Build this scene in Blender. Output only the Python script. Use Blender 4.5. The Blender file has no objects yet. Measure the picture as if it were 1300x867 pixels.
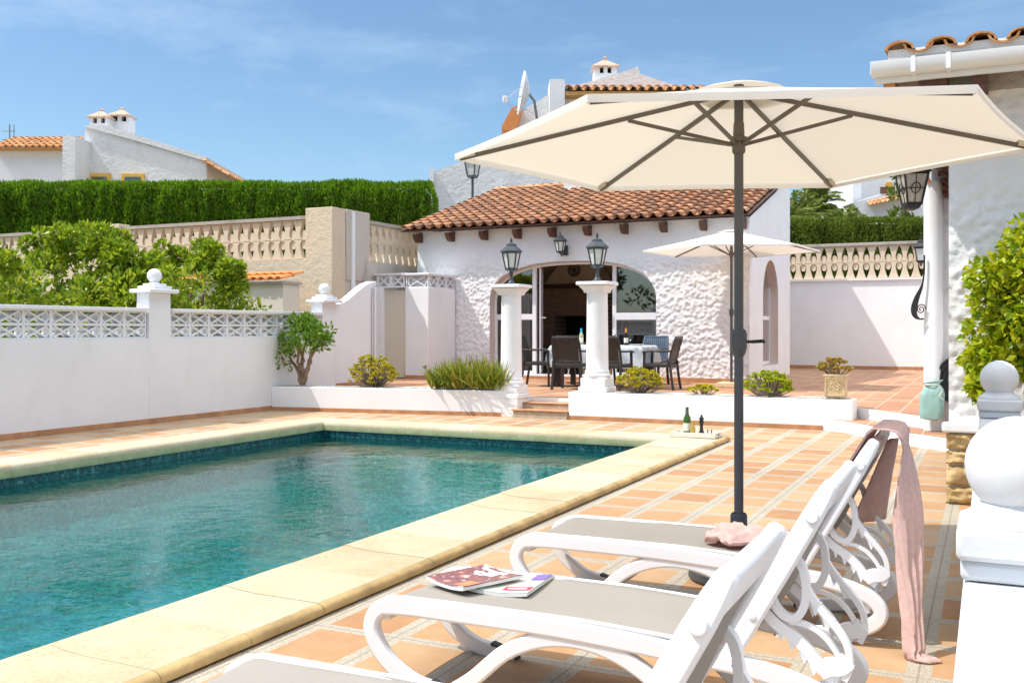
import bpy, math, random
import numpy as np
from mathutils import Vector, Matrix, noise

random.seed(7)
RNG = np.random.default_rng(11)
R = math.radians
scene = bpy.context.scene
COL = scene.collection
TH = math.atan2(605, 1270)            # angle between the view and the pool's long axis
CT, ST = math.cos(TH), math.sin(TH)
TZ = 0.27                             # terrace level


def cam_frame(X, D):                  # metres right of / away from the camera foot -> ground point
    return (CT * X - ST * D, ST * X + CT * D)


# ------------------------------------------------------------------ mesh helpers
class MB:
    def __init__(self):
        self.v, self.f = [], []

    def add(self, vs, fs):
        o = len(self.v)
        self.v += [tuple(p) for p in vs]
        self.f += [tuple(i + o for i in q) for q in fs]
        return self

    def box(self, x0, x1, y0, y1, z0, z1):
        return self.add([(x0, y0, z0), (x1, y0, z0), (x1, y1, z0), (x0, y1, z0),
                         (x0, y0, z1), (x1, y0, z1), (x1, y1, z1), (x0, y1, z1)],
                        [(0, 3, 2, 1), (4, 5, 6, 7), (0, 1, 5, 4), (1, 2, 6, 5), (2, 3, 7, 6), (3, 0, 4, 7)])

    def bar(self, a, b, w, h, side=None):          # square bar from a to b; w along side, h across
        a, b = Vector(a), Vector(b)
        t = (b - a).normalized()
        s = Vector(side) if side else (Vector((0, 0, 1)).cross(t) if abs(t.z) < .95 else Vector((1, 0, 0)))
        s = (s - t * s.dot(t)).normalized()
        u = t.cross(s)
        vs = []
        for p in (a, b):
            for i, j in ((-1, -1), (1, -1), (1, 1), (-1, 1)):
                vs.append(p + s * i * w / 2 + u * j * h / 2)
        return self.add(vs, [(0, 3, 2, 1), (4, 5, 6, 7), (0, 1, 5, 4), (1, 2, 6, 5), (2, 3, 7, 6), (3, 0, 4, 7)])

    def prism(self, pts, off):                     # planar polygon extruded by a vector
        n = len(pts)
        off = Vector(off)
        p = [Vector(q) for q in pts]
        return self.add(p + [q + off for q in p],
                        [tuple(range(n - 1, -1, -1)), tuple(range(n, 2 * n))] +
                        [(i, (i + 1) % n, n + (i + 1) % n, n + i) for i in range(n)])

    def slab(self, xy, z0, z1):
        return self.prism([(x, y, z0) for x, y in xy], (0, 0, z1 - z0))

    def sheet(self, xy, z):
        return self.add([(x, y, z) for x, y in xy], [tuple(range(len(xy)))])

    def lathe(self, c, prof, seg=24, rot=0):
        vs, fs = [], []
        for r, z in prof:
            for k in range(seg):
                a = 2 * math.pi * k / seg + rot
                vs.append((c[0] + r * math.cos(a), c[1] + r * math.sin(a), c[2] + z))
        m = len(prof)
        for i in range(m - 1):
            for k in range(seg):
                l = (k + 1) % seg
                fs.append((i * seg + k, i * seg + l, (i + 1) * seg + l, (i + 1) * seg + k))
        fs.append(tuple(range(seg - 1, -1, -1)))
        fs.append(tuple((m - 1) * seg + k for k in range(seg)))
        return self.add(vs, fs)

    def tube(self, path, rad, seg=8):
        P = [Vector(p) for p in path]
        rs = rad if isinstance(rad, (list, tuple)) else [rad] * len(P)
        vs, fs = [], []
        ref = None
        for i, p in enumerate(P):
            t = (P[min(i + 1, len(P) - 1)] - P[max(i - 1, 0)]).normalized()
            if ref is None:
                ref = Vector((0, 0, 1)) if abs(t.z) < .9 else Vector((1, 0, 0))
            s = (ref - t * ref.dot(t)).normalized()
            ref = s
            u = t.cross(s)
            for k in range(seg):
                a = 2 * math.pi * k / seg
                vs.append(p + (s * math.cos(a) + u * math.sin(a)) * rs[i])
        for i in range(len(P) - 1):
            for k in range(seg):
                l = (k + 1) % seg
                fs.append((i * seg + k, i * seg + l, (i + 1) * seg + l, (i + 1) * seg + k))
        fs.append(tuple(range(seg - 1, -1, -1)))
        fs.append(tuple((len(P) - 1) * seg + k for k in range(seg)))
        return self.add(vs, fs)

    def band(self, path, side, w, h):              # flat bar swept along a path lying in the plane normal to side
        P = [Vector(p) for p in path]
        n = Vector(side).normalized()
        hs = h if isinstance(h, (list, tuple)) else [h] * len(P)
        vs, fs = [], []
        for i, p in enumerate(P):
            t = (P[min(i + 1, len(P) - 1)] - P[max(i - 1, 0)]).normalized()
            u = t.cross(n).normalized()
            for a, b in ((-1, -1), (1, -1), (1, 1), (-1, 1)):
                vs.append(p + n * a * w / 2 + u * b * hs[i] / 2)
        for i in range(len(P) - 1):
            for k in range(4):
                l = (k + 1) % 4
                fs.append((i * 4 + k, i * 4 + l, (i + 1) * 4 + l, (i + 1) * 4 + k))
        m = (len(P) - 1) * 4
        fs += [(3, 2, 1, 0), (m, m + 1, m + 2, m + 3)]
        return self.add(vs, fs)

    def grid(self, nu, nv, fn):
        vs = [fn(i / nu, j / nv) for j in range(nv + 1) for i in range(nu + 1)]
        w = nu + 1
        return self.add(vs, [(j * w + i, j * w + i + 1, (j + 1) * w + i + 1, (j + 1) * w + i)
                             for j in range(nv) for i in range(nu)])

    def ball(self, c, r, seg=24, rings=14, sc=(1, 1, 1)):
        prof = []
        for i in range(rings + 1):
            a = -math.pi / 2 + math.pi * i / rings
            prof.append((max(1e-4, r * math.cos(a)) * sc[0], r * math.sin(a) * sc[2]))
        return self.lathe(c, prof, seg)

    def build(self, name, mat, parent=None, loc=None, smooth=None, bevel=0, solid=0):
        if parent is not None:
            M = root_matrix(parent).inverted()
        elif loc is not None:
            M = Matrix.Translation(loc).inverted()
        else:
            M = Matrix.Identity(4)
        me = bpy.data.meshes.new(name)
        me.from_pydata([tuple(M @ Vector(p)) for p in self.v], [], self.f)
        return finish(me, name, mat, parent, loc, smooth, bevel, solid)


def root_matrix(o):
    while o.parent:
        o = o.parent
    return Matrix.Translation(o.location) @ Matrix.Rotation(o.rotation_euler.z, 4, 'Z')


def finish(me, name, mat, parent=None, loc=None, smooth=None, bevel=0, solid=0):
    me.validate()
    me.materials.append(M_[mat])
    if smooth:
        me.polygons.foreach_set('use_smooth', [True] * len(me.polygons))
        me.set_sharp_from_angle(angle=R(smooth))
    me.update()
    o = bpy.data.objects.new(name, me)
    COL.objects.link(o)
    if parent is not None:
        o.parent = parent
    elif loc is not None:
        o.location = loc
    if solid:
        s = o.modifiers.new('thickness', 'SOLIDIFY'); s.thickness = solid; s.offset = 0
    if bevel:
        b = o.modifiers.new('bevel', 'BEVEL'); b.width = bevel; b.segments = 2; b.limit_method = 'ANGLE'
        b.angle_limit = R(40)
        if not smooth:
            me.polygons.foreach_set('use_smooth', [True] * len(me.polygons))
            me.set_sharp_from_angle(angle=R(50))
    return o


def tag(o, label, cat, group=None):
    o['label'] = label
    o['category'] = cat
    if group:
        o['group'] = group
    return o


def thing(name, label, cat, loc=(0, 0, 0), rz=0, group=None):
    o = bpy.data.objects.new(name, None)
    o.empty_display_size = .2
    COL.objects.link(o)
    o.location = loc
    o.rotation_euler = (0, 0, rz)
    return tag(o, label, cat, group)


def struct(o):
    o['kind'] = 'structure'
    return o


def copy_tree(o, parent=None):
    c = o.copy()
    COL.objects.link(c)
    if parent is not None:
        c.parent = parent
    for ch in [q for q in list(bpy.data.objects) if q.parent == o]:
        copy_tree(ch, c)
    return c


def place(o, loc, rz, label=None):
    o.location = loc
    o.rotation_euler = (0, 0, rz)
    if label:
        o['label'] = label
    return o


# ------------------------------------------------------------------ materials
M_ = {}


class N:
    def __init__(self, name):
        self.m = bpy.data.materials.new(name)
        self.m.use_nodes = True
        self.t = self.m.node_tree
        self.t.nodes.clear()
        self.out = self.t.nodes.new('ShaderNodeOutputMaterial')
        M_[name] = self.m

    def n(self, typ, **kw):
        nd = self.t.nodes.new('ShaderNode' + typ)
        for k, v in kw.items():
            if k[0] == '_':
                nd.inputs[int(k[1:])].default_value = v
            elif k.startswith('i_'):
                nd.inputs[k[2:].replace('_', ' ')].default_value = v
            else:
                setattr(nd, k, v)
        return nd

    def l(self, a, b):
        self.t.links.new(a, b)

    def coord(self):
        return self.n('NewGeometry').outputs['Position']

    def noise(self, scale, detail=4, rough=.55, vec=None, dist=0):
        nd = self.n('TexNoise', i_Scale=scale, i_Detail=detail, i_Roughness=rough, i_Distortion=dist)
        self.l(vec if vec is not None else self.coord(), nd.inputs['Vector'])
        return nd.outputs['Fac']

    def stretch(self, sx, sy, sz):
        nd = self.n('VectorMath', operation='MULTIPLY')
        nd.inputs[1].default_value = (sx, sy, sz)
        self.l(self.coord(), nd.inputs[0])
        return nd.outputs[0]

    def ramp(self, fac, stops):
        nd = self.n('ValToRGB')
        e = nd.color_ramp.elements
        while len(e) < len(stops):
            e.new(.5)
        for q, (p, c) in zip(e, stops):
            q.position = p
            q.color = (*c, 1)
        self.l(fac, nd.inputs[0])
        return nd.outputs[0]

    def math(self, op, a, b=None, c=None):
        nd = self.n('Math', operation=op)
        for i, q in enumerate((a, b, c)):
            if q is None:
                continue
            if isinstance(q, (int, float)):
                nd.inputs[i].default_value = q
            else:
                self.l(q, nd.inputs[i])
        return nd.outputs[0]

    def mix(self, fac, a, b, mode='MIX'):
        nd = self.n('Mix', data_type='RGBA', blend_type=mode)
        for s, q in ((nd.inputs[0], fac), (nd.inputs[6], a), (nd.inputs[7], b)):
            if isinstance(q, (int, float)):
                s.default_value = q
            elif isinstance(q, tuple):
                s.default_value = (*q, 1)
            else:
                self.l(q, s)
        return nd.outputs[2]

    def bump(self, h, strength=.3, dist=.01, nrm=None):
        nd = self.n('Bump', i_Strength=strength, i_Distance=dist)
        self.l(h, nd.inputs['Height'])
        if nrm is not None:
            self.l(nrm, nd.inputs['Normal'])
        return nd.outputs[0]

    def island(self):
        return self.n('NewGeometry').outputs['Random Per Island']

    def done(self, col, rough=.7, nrm=None, metal=0, spec=.5):
        p = self.n('BsdfPrincipled', i_Roughness=.5, i_Metallic=metal)
        p.inputs['Specular IOR Level'].default_value = spec
        if isinstance(col, tuple):
            p.inputs['Base Color'].default_value = (*col, 1)
        else:
            self.l(col, p.inputs['Base Color'])
        if isinstance(rough, (int, float)):
            p.inputs['Roughness'].default_value = rough
        else:
            self.l(rough, p.inputs['Roughness'])
        if nrm is not None:
            self.l(nrm, p.inputs['Normal'])
        self.l(p.outputs[0], self.out.inputs[0])
        return self.m


def plain(name, col, rough=.6, var=.12, scale=6, bump=.0, bscale=60, metal=0, spec=.4, bdist=.004):
    g = N(name)
    dark = tuple(max(0, c * (1 - var)) for c in col)
    lite = tuple(min(1, c * (1 + var * .5)) for c in col)
    c = g.ramp(g.noise(scale, 5), [(.3, dark), (.7, lite)])
    nr = g.bump(g.noise(bscale, 3), bump, bdist) if bump else None
    return g.done(c, rough, nr, metal, spec)


def wall_mat(name, col, dirt=(.35, .31, .27), dirt_amt=.25, bump=.4, bscale=40, bdist=.006, rough=.85, streak=True):
    g = N(name)
    base = g.ramp(g.noise(1.7, 5), [(.3, tuple(c * .94 for c in col)), (.7, col)])
    d = g.noise(2.2, 8, .7, g.stretch(1, 1, .35 if streak else 1))
    k = g.ramp(d, [(.52, (0, 0, 0)), (.8, (1, 1, 1))])
    k = g.math('MULTIPLY', k, dirt_amt)
    c = g.mix(k, base, dirt)
    n1 = g.noise(bscale, 6, .6)
    g.done(c, rough, g.bump(n1, bump, bdist), spec=.25)


def leaf_mat(name, c1, c2, c3, trans=.35, rough=.45, patch=None):
    g = N(name)
    c = g.ramp(g.island(), [(0, c1), (.5, c2), (1, c3)])
    c = g.mix(g.math('MULTIPLY', g.noise(9, 2), .35), c, tuple(q * .6 for q in c2))
    if patch:                                   # plumes of older and younger growth, a few brown sprays
        k = g.noise(1.3, 6, .68, g.stretch(1.3, 1.3, .75))
        c = g.mix(g.ramp(k, [(.36, (.62, .62, .62)), (.58, (0, 0, 0))]), c, patch)
        kb = g.noise(2.1, 6, .7, g.stretch(1, 1, .5))
        c = g.mix(g.ramp(kb, [(.66, (0, 0, 0)), (.74, (.7, .7, .7))]), c, (.20, .15, .05))
    p = g.n('BsdfPrincipled', i_Roughness=rough)
    p.inputs['Specular IOR Level'].default_value = .35
    g.l(c, p.inputs['Base Color'])
    t = g.n('BsdfTranslucent')
    g.l(c, t.inputs[0])
    m = g.n('MixShader', _0=trans)
    g.l(p.outputs[0], m.inputs[1]); g.l(t.outputs[0], m.inputs[2])
    g.l(m.outputs[0], g.out.inputs[0])


def tile_floor(name, mx, my, ox, oy, gx, gy, tile_stops, band_cols, grout=True):
    """square tiles with speckled stone bands between them"""
    g = N(name)
    sep = g.n('SeparateXYZ')
    g.l(g.coord(), sep.inputs[0])
    u = g.math('DIVIDE', g.math('SUBTRACT', sep.outputs[0], ox), mx)
    v = g.math('DIVIDE', g.math('SUBTRACT', sep.outputs[1], oy), my)
    wob = g.math('MULTIPLY', g.math('SUBTRACT', g.noise(22, 3), .5), .02)
    du = g.math('ABSOLUTE', g.math('SUBTRACT', g.math('FRACT', u), .5))   # .5 on the band's centre line
    dv = g.math('ABSOLUTE', g.math('SUBTRACT', g.math('FRACT', v), .5))
    inx = g.math('LESS_THAN', g.math('ADD', du, wob), .5 - gx / mx / 2)
    iny = g.math('LESS_THAN', g.math('ADD', dv, wob), .5 - gy / my / 2)
    tile = g.math('MULTIPLY', inx, iny)
    cell = g.n('CombineXYZ')
    g.l(g.math('FLOOR', u), cell.inputs[0]); g.l(g.math('FLOOR', v), cell.inputs[1])
    wn = g.n('TexWhiteNoise', noise_dimensions='2D')
    g.l(cell.outputs[0], wn.inputs['Vector'])
    mot = g.math('ADD', g.math('MULTIPLY', wn.outputs['Value'], .55), g.math('MULTIPLY', g.noise(9, 6, .65), .6))
    tcol = g.ramp(mot, tile_stops)
    speck = g.n('TexVoronoi', i_Scale=170)
    g.l(g.coord(), speck.inputs['Vector'])
    bcol = g.ramp(g.math('ADD', g.math('MULTIPLY', speck.outputs['Distance'], .8), g.math('MULTIPLY', g.noise(60, 3), .4)),
                  [(.25, band_cols[0]), (.75, band_cols[1])])
    c = g.mix(tile, bcol, tcol)
    if grout:
        lu = g.math('GREATER_THAN', du, .5 - .004 / mx)
        lv = g.math('GREATER_THAN', dv, .5 - .004 / my)
        c = g.mix(g.math('MULTIPLY', g.math('MAXIMUM', lu, lv), .6), c, (.20, .17, .13))
    stain = g.ramp(g.noise(.8, 6, .65), [(.35, (.84, .82, .80)), (.65, (1, 1, 1))])
    c = g.mix(1.0, c, stain, 'MULTIPLY')
    h = g.math('ADD', g.math('MULTIPLY', tile, .35), g.math('MULTIPLY', g.noise(45, 5), .5))
    g.done(c, g.math('ADD', .5, g.math('MULTIPLY', g.noise(5, 3), .25)), g.bump(h, .35, .006), spec=.35)


def make_materials():
    wall_mat('white_wall', (.84, .84, .85), dirt=(.52, .48, .45), dirt_amt=.22, bump=.25, bscale=30, bdist=.006)
    wall_mat('white_stucco', (.82, .81, .81), dirt=(.55, .53, .5), dirt_amt=.12, bump=.5, bscale=28, bdist=.012)
    wall_mat('planter_white', (.86, .86, .86), dirt=(.6, .57, .53), dirt_amt=.2, bump=.25, bscale=25, bdist=.008)
    wall_mat('far_white', (.74, .73, .72), dirt=(.4, .37, .33), dirt_amt=.35, bump=.9, bscale=7, bdist=.05)
    wall_mat('far_white_clean', (.78, .78, .79), dirt=(.5, .47, .43), dirt_amt=.2, bump=.3, bscale=9, bdist=.03)
    wall_mat('stucco_grey', (.50, .48, .45), dirt=(.3, .28, .25), dirt_amt=.4, bump=.9, bscale=26, bdist=.02)
    wall_mat('cream_wall', (.66, .55, .40), dirt=(.33, .27, .22), dirt_amt=.4, bump=.8, bscale=9, bdist=.03)
    wall_mat('cream_block', (.68, .565, .42), dirt=(.40, .33, .27), dirt_amt=.35, bump=.3, bscale=30, bdist=.01)
    wall_mat('mouldy_wall', (.55, .50, .44), dirt=(.10, .095, .09), dirt_amt=.95, bump=.6, bscale=12, bdist=.02)
    wall_mat('cap_grey', (.42, .38, .33), dirt=(.14, .12, .11), dirt_amt=.7, bump=.5, bscale=25, bdist=.01)
    wall_mat('cream_gate', (.66, .60, .50), dirt=(.5, .43, .34), dirt_amt=.3, bump=.1)
    wall_mat('interior_wall', (.80, .66, .52), dirt=(.3, .22, .16), dirt_amt=.3, bump=.2)
    wall_mat('pink_plaster', (.70, .58, .53), dirt=(.5, .4, .36), dirt_amt=.3, bump=.4)
    plain('white_paint', (.80, .80, .81), .45, .04, 5, .12, 70)
    plain('shade_toned_white', (.66, .67, .685), .5, .10, 7, .25, 55, bdist=.003)  # white greyed and blued, soft shade put into the paint colour
    plain('white_plastic', (.80, .80, .81), .28, .02, 4, .06, 300, bdist=.001)
    plain('gutter_white', (.80, .81, .82), .35, .05, 4)
    plain('terracotta_trim', (.50, .25, .12), .6, .3, 5, .3, 60)
    plain('steps_tan', (.52, .40, .28), .7, .25, 9, .3, 50)
    plain('dark_metal', (.085, .085, .09), .42, .15, 8, .1, 120, metal=.0, spec=.5)
    plain('rib_metal', (.12, .105, .085), .45, .1, 6, spec=.5)
    plain('black_iron', (.018, .018, .02), .45, .2, 20, .3, 90)
    plain('lantern_grey', (.045, .055, .06), .4, .2, 20, .2, 90)
    plain('dark_wood', (.11, .045, .025), .55, .35, 14, .4, 40)
    plain('rubber', (.05, .05, .055), .7, .1)
    plain('base_grey', (.06, .062, .066), .55, .15, 12, .2, 60)
    plain('chair_plastic', (.030, .026, .025), .42, .2, 20, .5, 160)
    plain('chair_blue', (.09, .13, .19), .6, .2, 20, .3, 160)
    plain('pink_upholstery', (.36, .24, .22), .85, .15, 12)
    plain('light_wood', (.45, .27, .13), .55, .2, 9)
    plain('tray_wood', (.72, .68, .60), .6, .1, 12)
    plain('tablecloth', (.50, .54, .57), .9, .1, 30, .3, 200)
    plain('blue_tablecloth', (.45, .55, .58), .9, .1, 30, .3, 200)
    plain('bark', (.30, .20, .12), .85, .4, 14, .8, 45, bdist=.01)
    plain('twig', (.26, .20, .15), .85, .3, 20)
    plain('earth', (.20, .13, .08), .95, .4, 5, .7, 30, bdist=.02)
    plain('dry_ground', (.30, .25, .18), .95, .3, .6, .7, 9, bdist=.03)
    plain('mint_cloth', (.28, .46, .42), .9, .12, 16, .4, 120)
    plain('cord_white', (.75, .74, .70), .8)
    g = N('towel_pink')
    c = g.ramp(g.noise(40, 5), [(.3, (.74, .51, .45)), (.7, (.84, .61, .55))])
    pz = g.noise(420, 3)
    d = g.n('BsdfDiffuse'); t = g.n('BsdfTranslucent')
    bn = g.bump(g.math('ADD', pz, g.math('MULTIPLY', g.noise(70, 3), .8)), .8, .003)
    g.l(bn, d.inputs['Normal']); g.l(c, d.inputs[0]); g.l(c, t.inputs[0])
    m = g.n('MixShader', _0=.30); g.l(d.outputs[0], m.inputs[1]); g.l(t.outputs[0], m.inputs[2]); g.l(m.outputs[0], g.out.inputs[0])
    plain('dish_white', (.70, .71, .72), .5, .1, 4)
    plain('yellow_paint', (.75, .43, .05), .6, .1)
    plain('ochre_trim', (.56, .30, .10), .7, .25, 6)
    plain('grey_metal', (.25, .26, .27), .4, .1, metal=.6)
    plain('pot_stone', (.66, .52, .31), .8, .25, 14, .6, 40, bdist=.01)
    plain('cork_gold', (.60, .42, .10), .35, .1, metal=.5)
    plain('orange_foil', (.80, .30, .03), .4)
    plain('blue_foil', (.05, .45, .62), .4)
    plain('paper_label', (.78, .74, .62), .7)
    plain('page_white', (.75, .74, .70), .7, .05)
    plain('black_hole', (.012, .011, .01), .9)
    plain('bread', (.45, .30, .14), .8)
    plain('wire', (.5, .5, .52), .5)
    # brick of the indoor fireplace
    g = N('fire_brick')
    b = g.n('TexBrick', i_Scale=5.0, i_Mortar_Size=.018)
    b.inputs['Color1'].default_value = (.26, .13, .075, 1)
    b.inputs['Color2'].default_value = (.36, .20, .12, 1)
    b.inputs['Mortar'].default_value = (.36, .30, .25, 1)
    sw = g.n('SeparateXYZ'); cw = g.n('CombineXYZ')
    g.l(g.coord(), sw.inputs[0]); g.l(sw.outputs[0], cw.inputs[0]); g.l(sw.outputs[2], cw.inputs[1])
    g.l(cw.outputs[0], b.inputs['Vector'])
    g.done(b.outputs[0], .9, g.bump(b.outputs['Fac'], -.6, .01))
    # deck paving and terrace paving
    tile_floor('deck_tile', .405, .42, -2.264, 6.963, .092, .068,
               [(.25, (.38, .19, .08)), (.55, (.47, .27, .13)), (.85, (.51, .335, .185))],
               ((.25, .215, .16), (.50, .445, .355)))
    tile_floor('terrace_tile', .333, .333, 0, 0, .014, .014,
               [(.2, (.36, .165, .085)), (.55, (.44, .22, .115)), (.9, (.50, .29, .165))],
               ((.42, .35, .28), (.55, .48, .40)), grout=False)
    # coping stone
    g = N('coping_stone')
    c = g.ramp(g.math('ADD', g.math('MULTIPLY', g.island(), .40), g.math('MULTIPLY', g.noise(2.6, 8, .7), .75)),
               [(.30, (.42, .33, .20)), (.5, (.49, .41, .27)), (.75, (.53, .46, .32))])
    pit = g.n('TexVoronoi', i_Scale=30)
    g.l(g.coord(), pit.inputs['Vector'])
    pk = g.math('MULTIPLY', g.math('LESS_THAN', pit.outputs['Distance'], .12), g.math('GREATER_THAN', g.noise(5, 3), .57))
    c = g.mix(g.math('MULTIPLY', pk, .55), c, (.26, .17, .09))
    sp2 = g.ramp(g.noise(48, 4, .6), [(.30, (.80, .78, .74)), (.48, (1, 1, 1))])
    c = g.mix(1.0, c, sp2, 'MULTIPLY')
    g.done(c, .75, g.bump(g.noise(28, 7, .65), .35, .008), spec=.25)
    plain('coping_nose', (.50, .345, .15), .7, .35, 6, .5, 50)
    plain('coping_joint', (.44, .37, .26), .85, .2, 30)
    plain('coping_inner', (.52, .50, .27), .75, .25, 5, .4, 40)
    # pool mosaic, with a darker band at the waterline
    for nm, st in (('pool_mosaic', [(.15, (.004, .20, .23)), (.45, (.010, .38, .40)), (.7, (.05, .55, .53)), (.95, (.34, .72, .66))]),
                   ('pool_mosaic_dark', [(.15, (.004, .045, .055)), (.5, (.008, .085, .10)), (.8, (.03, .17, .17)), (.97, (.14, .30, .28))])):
        g = N(nm)
        vec = g.n('VectorMath', operation='SNAP')
        vec.inputs[1].default_value = (.03, .03, .03)
        g.l(g.coord(), vec.inputs[0])
        wn = g.n('TexWhiteNoise', noise_dimensions='3D')
        g.l(vec.outputs[0], wn.inputs['Vector'])
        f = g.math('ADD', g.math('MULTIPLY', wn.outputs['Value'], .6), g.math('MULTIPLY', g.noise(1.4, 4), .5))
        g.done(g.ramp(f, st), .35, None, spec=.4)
    # water: fresnel mirror over tinted, slightly refracting body
    g = N('water')
    w1 = g.noise(2.8, 3, .5, g.stretch(1, 1, 1), .8)
    w2 = g.noise(11, 2, .5, g.stretch(1.0, 1.15, 1), .5)
    h = g.math('ADD', g.math('MULTIPLY', w1, .78), g.math('MULTIPLY', w2, .24))
    h = g.math('ADD', h, g.math('MULTIPLY', g.noise(.9, 2, .5), 1.3))
    nr = g.bump(h, .55, .018)
    fr = g.n('Fresnel', i_IOR=1.33); g.l(nr, fr.inputs['Normal'])
    gl = g.n('BsdfGlossy', i_Roughness=.01); g.l(nr, gl.inputs['Normal'])
    # caustic light lines painted into the transmission tint as a cell pattern
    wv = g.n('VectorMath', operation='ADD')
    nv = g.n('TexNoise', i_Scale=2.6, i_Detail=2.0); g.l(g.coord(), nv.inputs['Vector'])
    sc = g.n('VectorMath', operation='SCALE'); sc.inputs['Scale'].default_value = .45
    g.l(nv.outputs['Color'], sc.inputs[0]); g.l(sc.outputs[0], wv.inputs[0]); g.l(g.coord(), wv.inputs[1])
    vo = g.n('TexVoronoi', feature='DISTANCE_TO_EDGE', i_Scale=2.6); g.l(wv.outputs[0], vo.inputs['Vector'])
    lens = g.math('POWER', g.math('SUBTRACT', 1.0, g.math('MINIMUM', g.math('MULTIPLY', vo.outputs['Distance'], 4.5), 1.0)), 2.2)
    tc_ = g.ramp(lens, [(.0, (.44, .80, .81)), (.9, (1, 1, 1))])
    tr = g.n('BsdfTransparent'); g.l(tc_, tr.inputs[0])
    rf = g.n('BsdfRefraction', i_IOR=1.33, i_Roughness=.0); rf.inputs[0].default_value = (.85, .97, .96, 1)
    g.l(nr, rf.inputs['Normal'])
    mb = g.n('MixShader', _0=.30); g.l(tr.outputs[0], mb.inputs[1]); g.l(rf.outputs[0], mb.inputs[2])
    mm = g.n('MixShader'); g.l(fr.outputs[0], mm.inputs[0]); g.l(mb.outputs[0], mm.inputs[1]); g.l(gl.outputs[0], mm.inputs[2])
    g.l(mm.outputs[0], g.out.inputs[0])
    # window glass
    for nm, tint in (('glass', (.55, .58, .60)), ('clear_glass', (.93, .95, .95))):
        g = N(nm)
        fr = g.n('Fresnel', i_IOR=1.6)
        gl = g.n('BsdfGlossy', i_Roughness=.01)
        tr = g.n('BsdfTransparent'); tr.inputs[0].default_value = (*tint, 1)
        mm = g.n('MixShader'); g.l(g.math('MULTIPLY_ADD', fr.outputs[0], 1.0, .10 if nm == 'glass' else .0), mm.inputs[0])
        g.l(tr.outputs[0], mm.inputs[1]); g.l(gl.outputs[0], mm.inputs[2])
        g.l(mm.outputs[0], g.out.inputs[0])
    plain('frosted_glass', (.62, .64, .60), .3, .1, 8)
    plain('lantern_glass', (.50, .45, .36), .25, .15, 8)
    for nm, c in (('green_glass', (.035, .11, .012)), ('dark_glass', (.02, .012, .01)), ('pale_glass', (.42, .45, .25))):
        plain(nm, c, .08, .1)
    # roof tiles
    for nm, st in (('roof_tile', [(.20, (.15, .095, .068)), (.44, (.27, .145, .088)), (.64, (.42, .195, .10)), (.88, (.53, .31, .18))]),
                   ('roof_tile_orange', [(.22, (.26, .15, .085)), (.48, (.54, .25, .10)), (.85, (.66, .40, .20))]),
                   ('roof_tile_bright', [(.1, (.55, .17, .05)), (.5, (.70, .25, .08)), (.9, (.75, .33, .14))])):
        g = N(nm)
        f = g.math('ADD', g.math('MULTIPLY', g.island(), .34), g.math('MULTIPLY', g.noise(5.5, 7, .7), .78))
        g.done(g.ramp(f, st), .85, g.bump(g.noise(40, 5), .5, .008), spec=.2)
    plain('chimney_tile', (.55, .38, .28), .8, .3, 8)
    plain('tile_dark', (.13, .05, .03), .7, .3, 12, .4, 40)
    # sand stone cladding
    g = N('sandstone')
    c = g.ramp(g.noise(9, 8, .7), [(.3, (.34, .22, .10)), (.55, (.62, .45, .22)), (.75, (.70, .55, .31))])
    g.done(c, .9, g.bump(g.noise(16, 8, .7), .9, .03), spec=.2)
    # parasol cloth
    for nm, c in (('canopy_cloth', (.72, .68, .60)), ('canopy_cloth_white', (.84, .82, .78))):
        g = N(nm)
        cc = g.ramp(g.noise(160, 2), [(.3, tuple(q * .96 for q in c)), (.7, c)])
        d = g.n('BsdfDiffuse'); t = g.n('BsdfTranslucent')
        t.inputs[0].default_value = (.78, .70, .58, 1)
        g.l(cc, d.inputs[0])
        bn = g.bump(g.noise(4, 3, .5, g.stretch(1, 1, 1)), .25, .02); g.l(bn, d.inputs['Normal'])
        m = g.n('MixShader', _0=.30)
        g.l(d.outputs[0], m.inputs[1]); g.l(t.outputs[0], m.inputs[2]); g.l(m.outputs[0], g.out.inputs[0])
    # lounger sling mesh
    g = N('sling')
    wv = g.n('TexWave', i_Scale=160, bands_direction='X'); g.l(g.coord(), wv.inputs['Vector'])
    wv2 = g.n('TexWave', i_Scale=160, bands_direction='Y'); g.l(g.coord(), wv2.inputs['Vector'])
    f = g.math('MULTIPLY', g.math('ADD', wv.outputs['Fac'], wv2.outputs['Fac']), .5)
    c = g.ramp(g.math('ADD', g.math('MULTIPLY', f, .5), g.math('MULTIPLY', g.noise(3, 4), .4)),
               [(.2, (.27, .24, .205)), (.8, (.37, .333, .29))])
    g.done(c, .75, g.bump(f, .25, .002), spec=.2)
    # gravel of the flower beds
    g = N('gravel')
    v = g.n('TexVoronoi', i_Scale=55); g.l(g.coord(), v.inputs['Vector'])
    c = g.ramp(v.outputs['Color'], [(.1, (.35, .29, .22)), (.5, (.62, .58, .52)), (.9, (.80, .79, .76))])
    g.done(c, .9, g.bump(v.outputs['Distance'], .9, .02))
    # magazine covers: colour fields only
    for nm, st in (('cover_brown', [(.0, (.75, .72, .72)), (.40, (.70, .66, .66)), (.46, (.20, .07, .06)), (.62, (.30, .12, .10)), (.66, (.62, .28, .2)), (.75, (.72, .70, .70))]),
                   ('cover_pale', [(.0, (.74, .74, .76)), (.45, (.72, .70, .68)), (.55, (.50, .60, .40)), (.62, (.62, .55, .52)), (.75, (.70, .70, .74))])):
        g = N(nm)
        g.done(g.ramp(g.noise(13, 3, .6), st), .3)
    plain('cover_red', (.50, .05, .09), .35); plain('cover_purple', (.25, .15, .50), .35)
    plain('cover_orange', (.75, .25, .10), .35, .3, 20)
    plain('cover_white', (.82, .82, .84), .35)
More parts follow.
